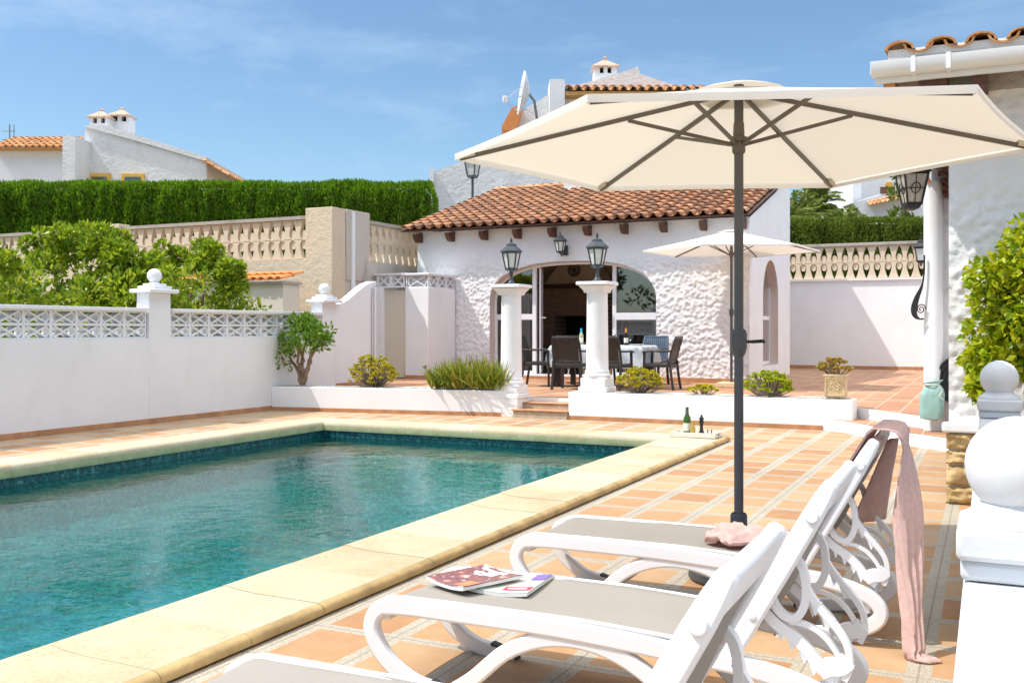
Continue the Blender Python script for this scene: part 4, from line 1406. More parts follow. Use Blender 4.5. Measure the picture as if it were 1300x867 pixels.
# pink towel over the farthest lounger
def towel():
    mb = MB()
    y0 = 4.31
    h0, h1 = Vector((-2.08 + 1.345, 0, .275)), Vector((-2.08 + 1.665, 0, .850))
    ud = (h1 - h0).normalized(); nrm = Vector((-ud.z, 0, ud.x))
    # centre path (point, y-centre, half width)
    path = []
    for k in range(23):                              # crumpled part on the seat
        q = k / 22
        path.append((Vector((-1.16 + .40 * q, 0, .338 + .014 * math.sin(q * 9) ** 2 + .02 * q)), y0 + .27 - .05 * q, .13 + .04 * math.sin(q * 7), .014))
    for k in range(1, 13):                           # up the front of the back
        q = k / 12
        path.append((h0 + ud * (.04 + .615 * q) + nrm * (.052 - .012 * q), y0 + .265, .20 + .03 * q, .006))
    top_ = h1 + ud * .03
    path.append((top_ + nrm * .03, y0 + .265, .235, .004))
    path.append((top_ + Vector((.03, 0, .012)), y0 + .265, .238, .004))
    path.append((top_ + Vector((.060, 0, .004)), y0 + .262, .235, .005))
    path.append((top_ + Vector((.078, 0, -.022)), y0 + .255, .225, .008))
    st = top_ + Vector((.084, 0, -.075))
    end = Vector((-.262, 0, .008))
    n0 = len(path)
    for k in range(0, 25):                           # hanging free behind, gathered towards the ground
        q = k / 24
        p = st.lerp(end, q)
        yc = y0 + .245 - .32 * q ** .8
        path.append((p, yc, (.115 * (1 - q) ** 1.9 + .028), .020 * min(1, q * 3)))
    path.append((Vector((-.225, 0, .010)), y0 - .085, .05, .004))
    path.append((Vector((-.185, 0, .007)), y0 - .095, .03, .002))
    nw = 26
    vs = []
    for i, (p, yc, hw, fold) in enumerate(path):
        j = max(i - 1, 0); k = min(i + 1, len(path) - 1)
        tg = (path[k][0] - path[j][0]); tg.y = 0
        tg = tg.normalized() if tg.length > 1e-6 else Vector((1, 0, 0))
        nr = Vector((-tg.z, 0, tg.x))
        for c in range(nw + 1):
            u = c / nw - .5
            w = fold * (math.sin(u * 19 + i * .08) + .6 * math.sin(u * 37 + i * .21))
            if i < 23:
                w += .024 * noise.noise((i * .55, u * 7, 2)) + .014 * noise.noise((i * 1.3, u * 17, 6)) + .018
                yy = yc + 2 * hw * u + .03 * noise.noise((i * .5, u * 3, 5))
            else:
                yy = yc + 2 * hw * u
            q = p + nr * w
            if i >= n0:
                ph_ = R(48) * min(1, (i - n0) / 13)
                yy = yc + 2 * hw * u * math.cos(ph_)
                q = q + Vector((2 * hw * u * math.sin(ph_), 0, 0))
            vs.append((q.x, yy, max(.006, q.z)))
    w_ = nw + 1
    mb.add(vs, [(i * w_ + c, i * w_ + c + 1, (i + 1) * w_ + c + 1, (i + 1) * w_ + c) for i in range(len(path) - 1) for c in range(nw)])
    # loose corner hanging on the far side of the back
    a = st
    mb.grid(10, 18, lambda u, v: (-.385 - .105 * v + (u - .5) * (.03 + .13 * v) + .010 * math.sin(u * 9 + v * 2), y0 + .36 + .11 * u + .03 * v, .815 - (.37 + .02 * (1 - u)) * v))
    o = mb.build('towel', 'towel_pink', loc=(-.9, 4.57, .35), smooth=75, solid=.006)
    return tag(o, 'pink towel hanging from the farthest lounger down to the paving', 'towel')


towel()

# ------------------------------------------------------------------ tray with bottles on the pool corner
tr = thing('serving_tray', 'pale wooden tray on the corner of the pool edging', 'tray', (-3.03, 11.33, .06), R(-3))
x0, x1, y0, y1, z0 = -3.30, -2.80, 11.20, 11.50, .0655
mb = MB().box(x0, x1, y0, y1, z0, z0 + .012)
mb.box(x0, x1, y0 - .012, y0 - .0005, z0, z0 + .055).box(x0, x1, y1 + .0005, y1 + .012, z0, z0 + .055).box(x0 - .012, x0 - .0005, y0 - .012, y1 + .012, z0, z0 + .055).box(x1 + .0005, x1 + .012, y0 - .012, y1 + .012, z0, z0 + .055)
mb.build('tray_body', 'tray_wood', tr, bevel=.002)
MB().box(x1 + .0125, x1 + .014, 11.31, 11.38, z0 + .022, z0 + .038).build('handle_slot', 'black_hole', tr)
zt_ = z0 + .0125
bt = bottle(-3.16, 11.36, zt_, 'green sparkling wine bottle on the tray', 'green_glass', 'dark_metal', 1.15, 'paper_label', .315)
t = thing('pepper_mill', 'black turned pepper mill on the tray', 'pepper mill', (-2.99, 11.36, zt_))
MB().lathe((-2.99, 11.36, zt_), [(.034, 0), (.034, .02), (.024, .05), (.018, .09), (.021, .13), (.027, .155), (.026, .17)], 20).build('mill_body', 'black_iron', t, smooth=40)
MB().lathe((-2.99, 11.36, zt_ + .17), [(.018, 0), (.027, .012), (.024, .035), (.012, .045), (.013, .06), (.004, .068)], 20).build('mill_head', 'black_iron', t, smooth=40)
t = MB().lathe((-3.085, 11.33, zt_), [(.030, 0), (.032, .01), (.030, .09), (.013, .125), (.013, .16), (.015, .165)], 16).build('small_bottle', 'cork_gold', loc=(-3.085, 11.33, zt_), smooth=40)
tag(t, 'small golden oil bottle between wine bottle and pepper mill', 'bottle')
t = MB().lathe((-2.90, 11.38, zt_), [(.022, 0), (.028, .04), (.03, .07)], 16).build('tumbler', 'clear_glass', loc=(-2.90, 11.38, zt_), smooth=40)
tag(t, 'small clear tumbler on the right side of the tray', 'glass')

# ------------------------------------------------------------------ flower pot
pt_ = thing('flower_pot', 'square cream stone pot with a relief pattern, at the right end of the flower bed', 'pot', (-1.80, 13.62, .40))
a = .135
mb = MB().lathe((-1.80, 13.62, .415), [(a * 1.25, 0), (a * 1.35, .02), (a * 1.36, .26), (a * 1.48, .275), (a * 1.48, .30), (a * 1.2, .302), (a * 1.2, .28)], 4, math.pi / 4)
mb.box(-1.90, -1.86, 13.51, 13.55, .40, .42).box(-1.74, -1.70, 13.51, 13.55, .40, .42)
mb.build('pot_body', 'pot_stone', pt_, bevel=.006)
mb = MB()
yv = 13.62 - a * 1.36 * .7071 - .003
for (cx, cz, r_, a0, a1) in ((-1.80, .56, .055, -60, 200), (-1.76, .60, .04, 90, 330), (-1.84, .52, .035, 0, 260), (-1.80, .63, .03, 20, 200)):
    mb.tube([(cx + r_ * math.cos(R(a0 + (a1 - a0) * k / 12)), yv, cz + r_ * math.sin(R(a0 + (a1 - a0) * k / 12))) for k in range(13)], .009, 6)
for (x0, x1, z0, z1) in ((-1.91, -1.69, .665, .675), (-1.91, -1.69, .445, .455)):
    mb.box(x0, x1, yv - .008, yv + .01, z0, z1)
mb.box(-1.915, -1.905, yv - .008, yv + .01, .445, .675).box(-1.695, -1.685, yv - .008, yv + .01, .445, .675)
mb.build('relief', 'pot_stone', pt_, smooth=50)


def rosettes(centers, nleaf, L, W_, up=.6):
    P, Q = [], []
    for c in centers:
        for k in range(nleaf):
            a = 2.4 * k + random.random()
            e = up * (k / nleaf) + .15
            d = (math.cos(a) * math.cos(e * 1.4), math.sin(a) * math.cos(e * 1.4), math.sin(e * 1.4))
            P.append(c); Q.append(d)
    return np.array(P), np.array(Q)


def succulent(name, label, cat, base, rx, ry, rz, n, leafmat, L, W_, stems=10, group=None, nleaf=14, flat=.2):
    t = thing(name, label, cat, base, 0, group)
    cs_ = []
    mb = MB()
    while len(cs_) < n:
        d = Vector((random.gauss(0, 1), random.gauss(0, 1), abs(random.gauss(0, 1)) + flat)).normalized()
        r = random.uniform(.72, 1.0)
        c = (base[0] + d.x * rx * r, base[1] + d.y * ry * r, base[2] + .04 + d.z * rz * r)
        cs_.append(c)
    for c in cs_[:max(stems, n // 2)]:
        b = Vector(base) + Vector((random.uniform(-.2, .2) * rx, random.uniform(-.2, .2) * ry, -.02))
        mb.tube([b, b.lerp(Vector(c), .5) + Vector((0, 0, -.02)), Vector(c)], [.012, .009, .006], 5)
    P, Q = rosettes(cs_, nleaf, L, W_)
    leaf_cloud('leaves', leafmat, P, Q, L * (.7 + .5 * RNG.random(len(P))), W_ * (.8 + .4 * RNG.random(len(P))), t, fold=.18)
    mb.build('stems', 'twig', t, smooth=60)
    return t


succulent('succulent', 'reddish rosette succulents growing in the stone pot', 'succulent', (-1.80, 13.62, .69), .23, .20, .20, 46, 'leaf_red_succulent', .055, .030, 12)
succulent('shrub', 'yellow-green rounded shrub in the left flower bed, near the gate', 'shrub', (-8.80, 13.37, .39), .47, .30, .48, 190, 'leaf_yellow', .048, .026, 60, nleaf=11)
succulent('shrub', 'yellow-green shrub in the right flower bed, beside the column', 'shrub', (-4.49, 13.62, .40), .36, .26, .33, 150, 'leaf_yellow', .046, .026, 50, nleaf=11)
succulent('shrub', 'yellow-green shrub in the right flower bed, behind the parasol pole', 'shrub', (-2.68, 13.62, .40), .37, .26, .31, 150, 'leaf_lime', .046, .026, 50, nleaf=11)
succulent('shrub', 'tiny yellow-green shrub barely showing above the flower bed edge', 'shrub', (-3.55, 13.62, .40), .24, .16, .09, 46, 'leaf_yellow', .045, .026, 10)
# spiky plants
sp = thing('spiky_plant', 'dense clump of upright spiky leaves left of the first column', 'plant', (-7.15, 13.42, .39))
P, Q, Ls = [], [], []
for k in range(64):
    cx = -7.15 + random.uniform(-.56, .60); cy = 13.42 + (cx + 7.15) * .14 + random.uniform(-.13, .13)
    env = max(.25, 1 - ((cx + 7.05) / .75) ** 2)
    for j in range(13):
        a = random.uniform(0, 2 * math.pi); s = random.uniform(.08, .62) if j > 2 else random.uniform(.7, 1.5)
        P.append((cx, cy, .39)); Q.append((math.cos(a) * s, math.sin(a) * s, 1)); Ls.append(random.uniform(.26, .56) * (.55 + .5 * env))
leaf_cloud('leaves', 'leaf_spiky', np.array(P), np.array(Q), np.array(Ls), np.full(len(P), .036), sp, fold=.35)
mb = MB()
for (dx, h) in ((-.68, .33), (-.60, .25)):
    mb.tube([(-7.15 + dx * .7, 13.35, .38), (-7.15 + dx, 13.31, .39 + h)], [.006, .004], 5)
    mb.ball((-7.15 + dx, 13.31, .40 + h), .035, 8, 6)
mb.build('dead_flower', 'twig', sp)

# small multi-stem tree in the bed corner
cen = []
for k in range(30):
    a = random.uniform(0, 6.28); r = math.sqrt(random.random())
    cen.append((-10.0 + .38 * r * math.cos(a), 13.22 + .30 * r * math.sin(a), 1.20 + .20 * (1 - r * r) + random.uniform(-.22, .12)))
cen += [(-10.32, 13.1, .88), (-10.28, 13.05, .80), (-10.36, 13.12, .98)]
make_tree('small_tree', 'small round-crowned tree with several bare stems in the corner of the left bed', 'tree', (-10.05, 13.20, .38), cen,
          [.13 + .06 * random.random() for _ in cen], 48, 0, .085, .036, 'leaf_bush',
          [(-10.30, 13.15, 1.0), (-10.16, 13.20, 1.2), (-9.98, 13.25, 1.25), (-9.80, 13.2, 1.15), (-9.70, 13.24, 1.2), (-10.08, 13.1, 1.15)], .038, up=.5)

# leafy trees behind the white wall
def wall_tree(label, x, y, spread, zlo, zhi, n, per, seed):
    random.seed(seed)
    cen = []
    for k in range(n):
        cx = x + random.uniform(-1, 1) * spread; cy = y + random.uniform(-.7, .7)
        topz = zhi - .18 - .55 * ((cx - x) / spread) ** 2 + random.uniform(-.35, .12)
        cen.append((cx, cy, random.uniform(zlo, topz)))
    for k in range(14):                           # shoots standing proud of the crown
        cx = x + random.uniform(-1, 1) * spread
        for j in range(3):
            cen.append((cx + random.uniform(-.05, .05), y + random.uniform(-.3, .3), zhi - .2 + .16 * j + random.uniform(-.1, .1) - .5 * ((cx - x) / spread) ** 2))
    rad = [.26 + .10 * random.random() for _ in range(n)] + [.13] * 42
    return make_tree('leafy_tree', label, 'tree', (x, y, 0), cen, rad, per, 0, .105, .050, 'leaf_tree',
                     [(x + random.uniform(-.8, .8) * spread, y + random.uniform(-.4, .4), random.uniform(zlo + .4, zhi - .4)) for _ in range(8)], .06, 'leafy trees behind the white garden wall')


wall_tree('bushy green tree behind the wall, at the far left edge', -13.5, 9.2, 1.5, 1.2, 2.55, 38, 130, 3)
wall_tree('bushy green tree with tall shoots behind the wall, left of centre', -13.2, 11.4, 1.3, 1.2, 2.75, 38, 130, 4)
wall_tree('bushy green tree behind the ball-topped pillar', -12.6, 13.2, 1.1, 1.2, 2.62, 34, 130, 5)
wall_tree('small loose shrub just left of the ball-topped pillar, behind the wall', -11.85, 11.5, .85, 1.2, 2.25, 22, 120, 9)
random.seed(21)

for (tx, ty, lb) in ((-13.2, -9, 'round garden tree behind the viewer, mirrored in the right window'), (-19.5, -12, 'second garden tree behind the viewer')):
    cen = [(tx + random.gauss(0, .8), ty + random.gauss(0, .8), random.uniform(.9, 5.8)) for _ in range(70)]
    make_tree('garden_tree', lb, 'tree', (tx, ty, 0), cen, [.6] * 70, 60, 0, .30, .15, 'leaf_dark', [(tx, ty, 4.2), (tx + .5, ty, 3.6)], .14)

# ------------------------------------------------------------------ neighbours' retaining walls with teardrop blocks
def teardrop_panel(mb, a0, a1, z0, z1, place_fn, depth=.10, pitch=.265):
    """two mirrored rows of spiked openings with an oval in each; place_fn(a, z, d) -> point"""
    n = max(1, int(round((a1 - a0) / pitch))); p = (a1 - a0) / n
    H = (z1 - z0) / 2
    zm = z0 + H
    for i in range(n):
        c = a0 + i * p                                    # centre of the solid bar between two openings
        for s in (1, -1):
            prof = [(.40, .02), (.22, .14), (.17, .30), (.22, .50), (.31, .72), (.45, .97)]
            L = [(c - w * p if not (i == 0) else c, zm + s * H * q) for w, q in prof]
            Rr = [(c + w * p, zm + s * H * q) for w, q in prof]
            poly = L + Rr[::-1]
            if s < 0:
                poly = poly[::-1]
            m = len(poly)
            vs = [place_fn(a, z, 0) for a, z in poly] + [place_fn(a, z, depth) for a, z in poly]
            mb.add(vs, [tuple(range(m)), tuple(range(2 * m - 1, m - 1, -1))] + [(k, m + k, m + (k + 1) % m, (k + 1) % m) for k in range(m)])
            ov = []
            cc = c + p / 2
            for k in range(14):
                t = 2 * math.pi * k / 14
                ov.append((cc + p * .25 * math.cos(t), zm + s * H * .25 + H * .235 * math.sin(t)))
            m = len(ov)
            vs = [place_fn(a, z, .03) for a, z in ov] + [place_fn(a, z, depth - .02) for a, z in ov]
            mb.add(vs, [tuple(range(m)), tuple(range(2 * m - 1, m - 1, -1))] + [(k, m + k, m + (k + 1) % m, (k + 1) % m) for k in range(m)])
    for (q0, q1) in ((zm - .014, zm + .014), (z0, z0 + .02), (z1 - .02, z1)):
        vs = []
        for d in (.012, depth - .012):
            for a, z in ((a0, q0), (a1, q0), (a1, q1), (a0, q1)):
                vs.append(place_fn(a, z, d))
        mb.add(vs, [(0, 1, 2, 3), (7, 6, 5, 4), (0, 4, 5, 1), (1, 5, 6, 2), (2, 6, 7, 3), (3, 7, 4, 0)])
    return mb


nw_ = thing('retaining_wall', 'tall cream neighbour wall with teardrop openwork blocks, behind the trees on the left', 'wall', (-18, 16.6, 0))
MB().box(-34, -12.45, 16.5, 16.72, -.05, 2.72).build('wall_base', 'cream_wall', nw_)
for a, b in ((-30.0, -24.0), (-23.5, -18.12), (-17.58, -12.45)):
    teardrop_panel(MB(), a, b, 2.723, 3.53, lambda a, z, d: (a, 16.55 + d, z)).build('openwork_panel', 'cream_block', nw_)
    MB().box(a, b, 16.50, 16.71, 3.5305, 3.60).build('coping', 'cap_grey', nw_)
for a, b in ((-24.0, -23.5), (-18.12, -17.58)):
    MB().box(a, b, 16.44, 16.76, 2.5, 3.66).build('pillar', 'cream_block', nw_, bevel=.01)
MB().box(-12.45, -11.80, 16.44, 16.9, -.05, 3.74).build('corner_pillar', 'cream_wall', nw_, bevel=.01)

nr_ = thing('retaining_wall', 'grimy grey-cream wall with teardrop blocks running toward the pool house roof', 'wall', (-11.9, 20, 0))
MB().box(-12.08, -11.80, 16.9, 27.4, -.05, 2.72).build('wall_base', 'mouldy_wall', nr_)
MB().box(-12.12, -11.775, 16.91, 17.75, 2.3, 3.74).build('pillar', 'mouldy_wall', nr_, bevel=.01)
MB().tube([(-11.77, 17.12, .3), (-11.77, 17.12, 3.7)], .05, 10).build('downpipe', 'gutter_white', nr_, smooth=40)
teardrop_panel(MB(), 17.75, 27.3, 2.723, 3.53, lambda a, z, d: (-11.86 - d, a, z)).build('openwork_panel', 'cream_block', nr_)
MB().box(-12.05, -11.82, 17.75, 27.4, 3.5305, 3.60).build('coping', 'cap_grey', nr_)

sh = thing('tiled_lean_to', 'low cream wall topped with bright orange tiles behind the garden wall', 'wall', (-13.5, 15.6, 0))
MB().box(-17, -12.15, 15.35, 15.85, -.05, 2.16).build('wall_base', 'cream_gate', sh)
MB().box(-17.02, -12.12, 15.28, 15.9, 2.165, 2.215).build('cornice', 'cap_grey', sh)
mb = tile_roof(MB(), (-17.05, 15.22, 2.22), (1, 0, 0), (0, .96, .25), (0, -.25, .96), 4.98, .72, .2, .36)
mb.build('tiles', 'roof_tile_bright', sh, smooth=60)

br = thing('back_wall', 'white back wall with cream teardrop blocks on top, right of the pool house', 'wall', (-2, 27.3, 0))
MB().box(-8, 6, 27.2, 27.42, -.05, 2.56).build('wall_base', 'white_wall', br)
MB().box(-8, 6, 27.14, 27.46, 2.5605, 2.605).build('ledge', 'white_paint', br)
teardrop_panel(MB(), -8, 6, 2.61, 3.45, lambda a, z, d: (a, 27.24 + d, z), .12, .262).build('openwork_panel', 'cream_block', br)
MB().box(-8, 6, 27.18, 27.45, 3.4505, 3.53).build('coping', 'cap_grey', br, bevel=.01)
MB().box(-8, .5, 27.186, 27.1995, TZ, TZ + .085).build('skirting', 'terracotta_trim', br)

# ------------------------------------------------------------------ hedges
def hedge(name, label, X0, X1, D0, D1, z0, z1, n, mat, blade=.16, wid=.045, lump=.10, rz=TH, world=False):
    loc = cam_frame((X0 + X1) / 2, D0) if not world else (X0, D0)
    t = thing(name, label, 'hedge', (*loc, z0))
    def W3(X, D, z):
        return cam_frame(X, D) + (z,)
    # core
    mb = MB()
    pts = [cam_frame(X0 + .18, D0 + .22), cam_frame(X1 - .18, D0 + .22), cam_frame(X1 - .18, D1), cam_frame(X0 + .18, D1)]
    mb.slab(pts, z0, z1 - .16)
    mb.build('core', 'hedge_core', t)
    P, Q = [], []
    top_share = .25; end_share = .06
    for k in range(n):
        r = random.random()
        if r < top_share:
            X = random.uniform(X0, X1); D = random.uniform(D0, D0 + 1.0); z = z1
            nd = (0, 0, 1)
        elif r < top_share + end_share:
            X = X1; D = random.uniform(D0, D0 + 1.2); z = random.uniform(z0, z1); nd = (1, 0, .3)
        else:
            X = random.uniform(X0, X1); D = D0; z = z0 + (z1 - z0) * random.random(); nd = (0, -1, .45)
        ln = noise.noise((X * 1.3, z * .6, 2.0)) * lump * 1.8 + noise.noise((X * 3.7, z * 1.3, 5)) * lump * 1.3 + noise.noise((X * 8, z * 3.0, 5)) * lump * .8
        rd = .16 * (max(0, (z - (z1 - .35)) / .35) ** 2)
        tz = noise.noise((X * .8, D, 1)) * lump * .6 + noise.noise((X * 3.5, D * 3, 8)) * lump * .3
        D_ = D - ln + rd + random.uniform(0, .12)
        z_ = z + (tz if r < top_share else tz * (z - z0) / (z1 - z0)) - random.uniform(0, .05)
        X_ = X - (.2 * (max(0, (z - (z1 - .4)) / .4) ** 2) if X > X1 - .02 else 0)
        P.append(W3(X_, D_, z_))
        d = Vector((nd[0] + random.gauss(0, .35), nd[1] * .75 + random.gauss(0, .3), nd[2] + .85 + random.gauss(0, .3)))
        Q.append((CT * d.x - ST * d.y, ST * d.x + CT * d.y, d.z))
    P, Q = np.array(P), np.array(Q)
    leaf_cloud('foliage', mat, P, Q, blade * (.6 + .8 * RNG.random(n)), wid * (.6 + .8 * RNG.random(n)), t, fold=.3)
    return t


hedge('cypress_hedge', 'tall clipped green cypress hedge along the neighbour\'s plot at left', -17.0, -2.08, 26.0, 28.2, 2.5, 5.12, 90000, 'leaf_hedge', .105, .036, .10)
hedge('clipped_hedge', 'lower clipped hedge behind the back wall at right', 7.6, 13.5, 29.0, 30.2, 2.4, 4.52, 26000, 'leaf_hedge_far', .09, .05, .09)

# ------------------------------------------------------------------ villa on the right
vl = thing('villa', 'white rough-rendered villa corner with white gutter at the right edge', 'house', (1.5, 10, 0))
VX, VY = -.27, 8.2
stucco_wall(MB(), VX, 3.2, .60, lambda a: 3.06, .018, lambda a, z: .016, lambda a, z, h: (a, VY - h, z)).build('front_wall', 'white_stucco', vl, smooth=80)
MB().box(VX, VX + .25, VY + .001, 12.6, .3, 3.06).box(VX + .25, 3.2, VY + .25, VY + .45, .3, 3.06).build('wall_core', 'white_wall', vl)
MB().box(VX, 3.2, VY - .02, VY + .10, 3.061, 3.30).build('wall_top', 'stucco_grey', vl)
MB().box(VX - .045, 3.2, VY - .11, VY + .02, .535, .605).build('ledge', 'white_paint', vl, bevel=.015)
mb = MB()
z = .0
rows = ((.0, .135), (.14, .29), (.295, .40), (.405, .53))
for (a, b) in rows:
    x = VX - .02 + random.uniform(0, .0)
    while x < 3.2:
        w = random.uniform(.28, .46)
        x1_ = x + w
        c = [(x + .004, VY - .075, a + .004), (x1_ - .006, VY - .075, a + .004), (x1_ - .006, VY - .075, b - .004), (x + .004, VY - .075, b - .004)]
        nx = 18; nz = 9
        sd = random.random() * 50
        mb.grid(nx, nz, lambda u, v: (x + .004 + (w - .01) * u, VY - .05 - .035 * min(1, 14 * min(u, 1 - u) + .05, 7 * min(v, 1 - v) + .05) + .030 * noise.noise((u * 5 + sd, v * 3, sd)) + .014 * noise.noise((u * 13 + sd, v * 7, sd)), a + .004 + (b - a - .008) * v))
        x = x1_
mb.build('stone_base', 'sandstone', vl, smooth=60)
MB().box(VX, 3.2, VY - .045, VY + .2, -.02, .534).build('mortar_bed', 'steps_tan', vl)
# gutter, soffit, beam ends, tiles
GYv = 7.73
gx0 = -.77
prof = [(-.065, .10), (-.075, .10), (-.07, .045), (-.05, .012), (.0, .0), (.045, .006), (.055, .03), (.055, .12), (.047, .12), (.047, .035), (.0, .012), (-.045, .022), (-.06, .05)]
mb = MB()
vs = []
for xx in (gx0, 3.2):
    for (q, zz) in prof:
        vs.append((xx, GYv + q, 3.135 + zz))
m = len(prof)
mb.add(vs, [(k, m + k, m + (k + 1) % m, (k + 1) % m) for k in range(m)])
mb.box(gx0 - .004, gx0 + .001, GYv - .07, GYv + .05, 3.14, 3.235)
gt_ = mb.build('gutter', 'gutter_white', vl, smooth=50)
for x in (-.50, -.27, .6, 1.5):
    MB().box(x, x + .03, GYv - .078, GYv + .056, 3.132, 3.245).build('gutter_bracket', 'gutter_white', gt_)
MB().box(gx0 + .02, 3.2, GYv + .06, GYv + .09, 3.10, 3.24).build('fascia', 'gutter_white', vl)
MB().box(gx0 + .02, VX - .001, GYv + .09, 13.0, 3.235, 3.262).box(VX, 3.2, GYv + .09, VY - .021, 3.235, 3.262).build('soffit', 'dark_wood', vl)
MB().box(-.46, VX + .0, GYv + .1, VY + .3, 2.98, 3.20).build('beam', 'dark_wood', vl)
MB().box(-.10, .0, GYv + .1, VY - .022, 3.03, 3.20).build('beam', 'dark_wood', vl)
MB().box(-.70, -.62, GYv + .1, GYv + .4, 2.90, 3.20).build('bracket_brick', 'roof_tile_orange', vl)
sl2 = .17
mb = tile_roof(MB(), (-.72, GYv - .05, 3.275), (1, 0, 0), (0, math.cos(sl2), math.sin(sl2)), (0, -math.sin(sl2), math.cos(sl2)), 3.9, 3.4, .27, .38, .014, .62)
mb.build('roof', 'roof_tile_orange', vl, smooth=60)
MB().box(-.66, 3.2, GYv - .005, GYv + .055, 3.2625, 3.318).build('tile_mortar', 'far_white', vl)
MB().prism([(-.68, GYv + .06, 3.262), (-.68, 11.0, 3.262 + 3.27 * math.tan(sl2)), (-.68, 11.0, 3.262)], (3.8, 0, 0)).build('gable', 'white_wall', vl)
# set-back wing with round pilaster and the little wavy tile canopy
stucco_wall(MB(), -.60, 1.2, .10, lambda a: 3.22, .04, lambda a, z: .022, lambda a, z, h: (a, 12.62 - h, z)).build('wing_wall', 'white_stucco', vl, smooth=80)
MB().box(-.60, 1.2, 12.63, 27.1, .1, 3.22).build('wing_core', 'white_wall', vl)
MB().lathe((-.575, 12.52, 0), [(.105, .12), (.105, 3.0)], 24).build('pilaster', 'white_paint', vl, smooth=40)
mb = MB()
for k in range(6):
    zz = 3.24 - .082 * k; yy = 12.30 + .02 * k
    vs = []
    for i in range(15):
        u = i / 14
        xx = -.56 + .02 * k + u * (.34 - .02 * k)
        wv = .030 * math.sin(u * 9 + .6) - .06 * u
        vs += [(xx, yy, zz + wv), (xx, yy, zz + wv - .055), (xx, yy + .25, zz + wv + .03), (xx, yy + .25, zz + wv - .025)]
    fs = []
    for i in range(14):
        o = 4 * i
        fs += [(o, o + 4, o + 5, o + 1), (o, o + 2, o + 6, o + 4), (o + 1, o + 5, o + 7, o + 3), (o + 2, o + 3, o + 7, o + 6)]
    fs += [(0, 1, 3, 2), (56, 58, 59, 57)]
    mb.add(vs, fs)
mb.build('wavy_tile_corbel', 'tile_dark', vl)
MB().bar((-.73, 12.45, 3.30), (-.62, 12.45, 2.98), .10, .05).build('verge_tile', 'roof_tile_bright', vl)

ln = thing('hanging_lantern', 'big black hanging lantern on a scroll bracket by the villa', 'lantern', (-.80, 12.1, 3.2))
c = (-.775, 12.05, 2.70)
MB().lathe(c, [(.105, 0), (.185, .33)], 4, math.pi / 4 + TH).build('glass', 'lantern_glass', ln)
mb = MB()
for k in range(4):
    a = math.pi / 2 * k + math.pi / 4 + TH
    mb.bar((c[0] + .107 * math.cos(a), c[1] + .107 * math.sin(a), c[2] - .01), (c[0] + .188 * math.cos(a), c[1] + .188 * math.sin(a), c[2] + .34), .022, .022)
    a2 = a + math.pi / 2
    for r_, zz in ((.108, 0), (.188, .335)):
        mb.bar((c[0] + r_ * math.cos(a), c[1] + r_ * math.sin(a), c[2] + zz), (c[0] + r_ * math.cos(a2), c[1] + r_ * math.sin(a2), c[2] + zz), .022, .026)
    am = a + math.pi / 4
    f = lambda r_, s_, zz: (c[0] + r_ * math.cos(am) - s_ * math.sin(am), c[1] + r_ * math.sin(am) + s_ * math.cos(am), c[2] + zz)
    mb.bar(f(.078, 0, .0), f(.136, 0, .33), .008, .008).bar(f(.110, -.095, .17), f(.110, .095, .17), .008, .008)
    mb.tube([f(.112 + .02 * math.sin(2 * math.pi * q / 16), .05 * math.cos(2 * math.pi * q / 16), .17 + .055 * math.sin(2 * math.pi * q / 16)) for q in range(17)], .006, 5)
mb.lathe((c[0], c[1], c[2] - .07), [(.03, 0), (.085, .02), (.11, .06)], 4, math.pi / 4 + TH)
mb.build('frame', 'black_iron', ln)
MB().lathe((c[0], c[1], c[2] + .345), [(.225, 0), (.215, .02), (.04, .14), (.025, .16)], 4, math.pi / 4 + TH).build('lantern_roof', 'black_iron', ln)
mb = MB().tube([(c[0], c[1], c[2] + .49), (c[0] - .005, c[1], c[2] + .56), (c[0] + .03, c[1], c[2] + .615), (c[0] + .10, c[1] + .1, c[2] + .64), (c[0] + .22, c[1] + .4, c[2] + .63)], .011, 8)
for (dx, dy, dz, s) in ((.09, .06, .56, 1), (.21, .25, .54, -1)):
    mb.tube([(c[0] + dx + s * .045 * (1 - k / 22) * math.cos(k * .5), c[1] + dy, c[2] + dz + .045 * (1 - k / 22) * math.sin(k * .5)) for k in range(20)], .006, 5)
mb.build('scroll_bracket', 'black_iron', ln, smooth=50)

sl_ = thing('wall_lantern', 'small dark lantern in front of the back wall blocks, left of the villa', 'lantern', (-1.55, 27.05, 3.0))
lantern_head(sl_, (-1.53, 26.98, 3.00), 1.35, 4, 'frosted_glass', 'black_iron')
MB().tube([(-1.53, 26.98, 2.96), (-1.53, 27.06, 2.90), (-1.53, 27.14, 2.95), (-1.53, 27.22, 3.05)], .02).build('bracket', 'black_iron', sl_)

io = thing('iron_scroll', 'black wrought iron scroll at the edge of the villa\'s white pilaster', 'ironwork', (-.74, 12.45, 1.3))
mb = MB()
pth = smooth_path([(-.665, 12.40, 2.15), (-.668, 12.40, 1.95), (-.69, 12.40, 1.80), (-.745, 12.40, 1.66), (-.775, 12.40, 1.54), (-.765, 12.40, 1.46), (-.72, 12.40, 1.42), (-.67, 12.40, 1.42)], 5)
mb.band(pth, (0, 1, 0), .02, [.018 + .05 * math.sin(min(1, max(0, (k / len(pth) - .25) / .6)) * math.pi) for k in range(len(pth))])
mb.build('iron_strap', 'black_iron', io)
MB().tube([(-.70 + .05 * (1 - k / 30) * math.cos(k * .45), 12.40, 1.53 + .06 * (1 - k / 30) * math.sin(k * .45)) for k in range(26)], .007, 5).build('curl', 'black_iron', io)

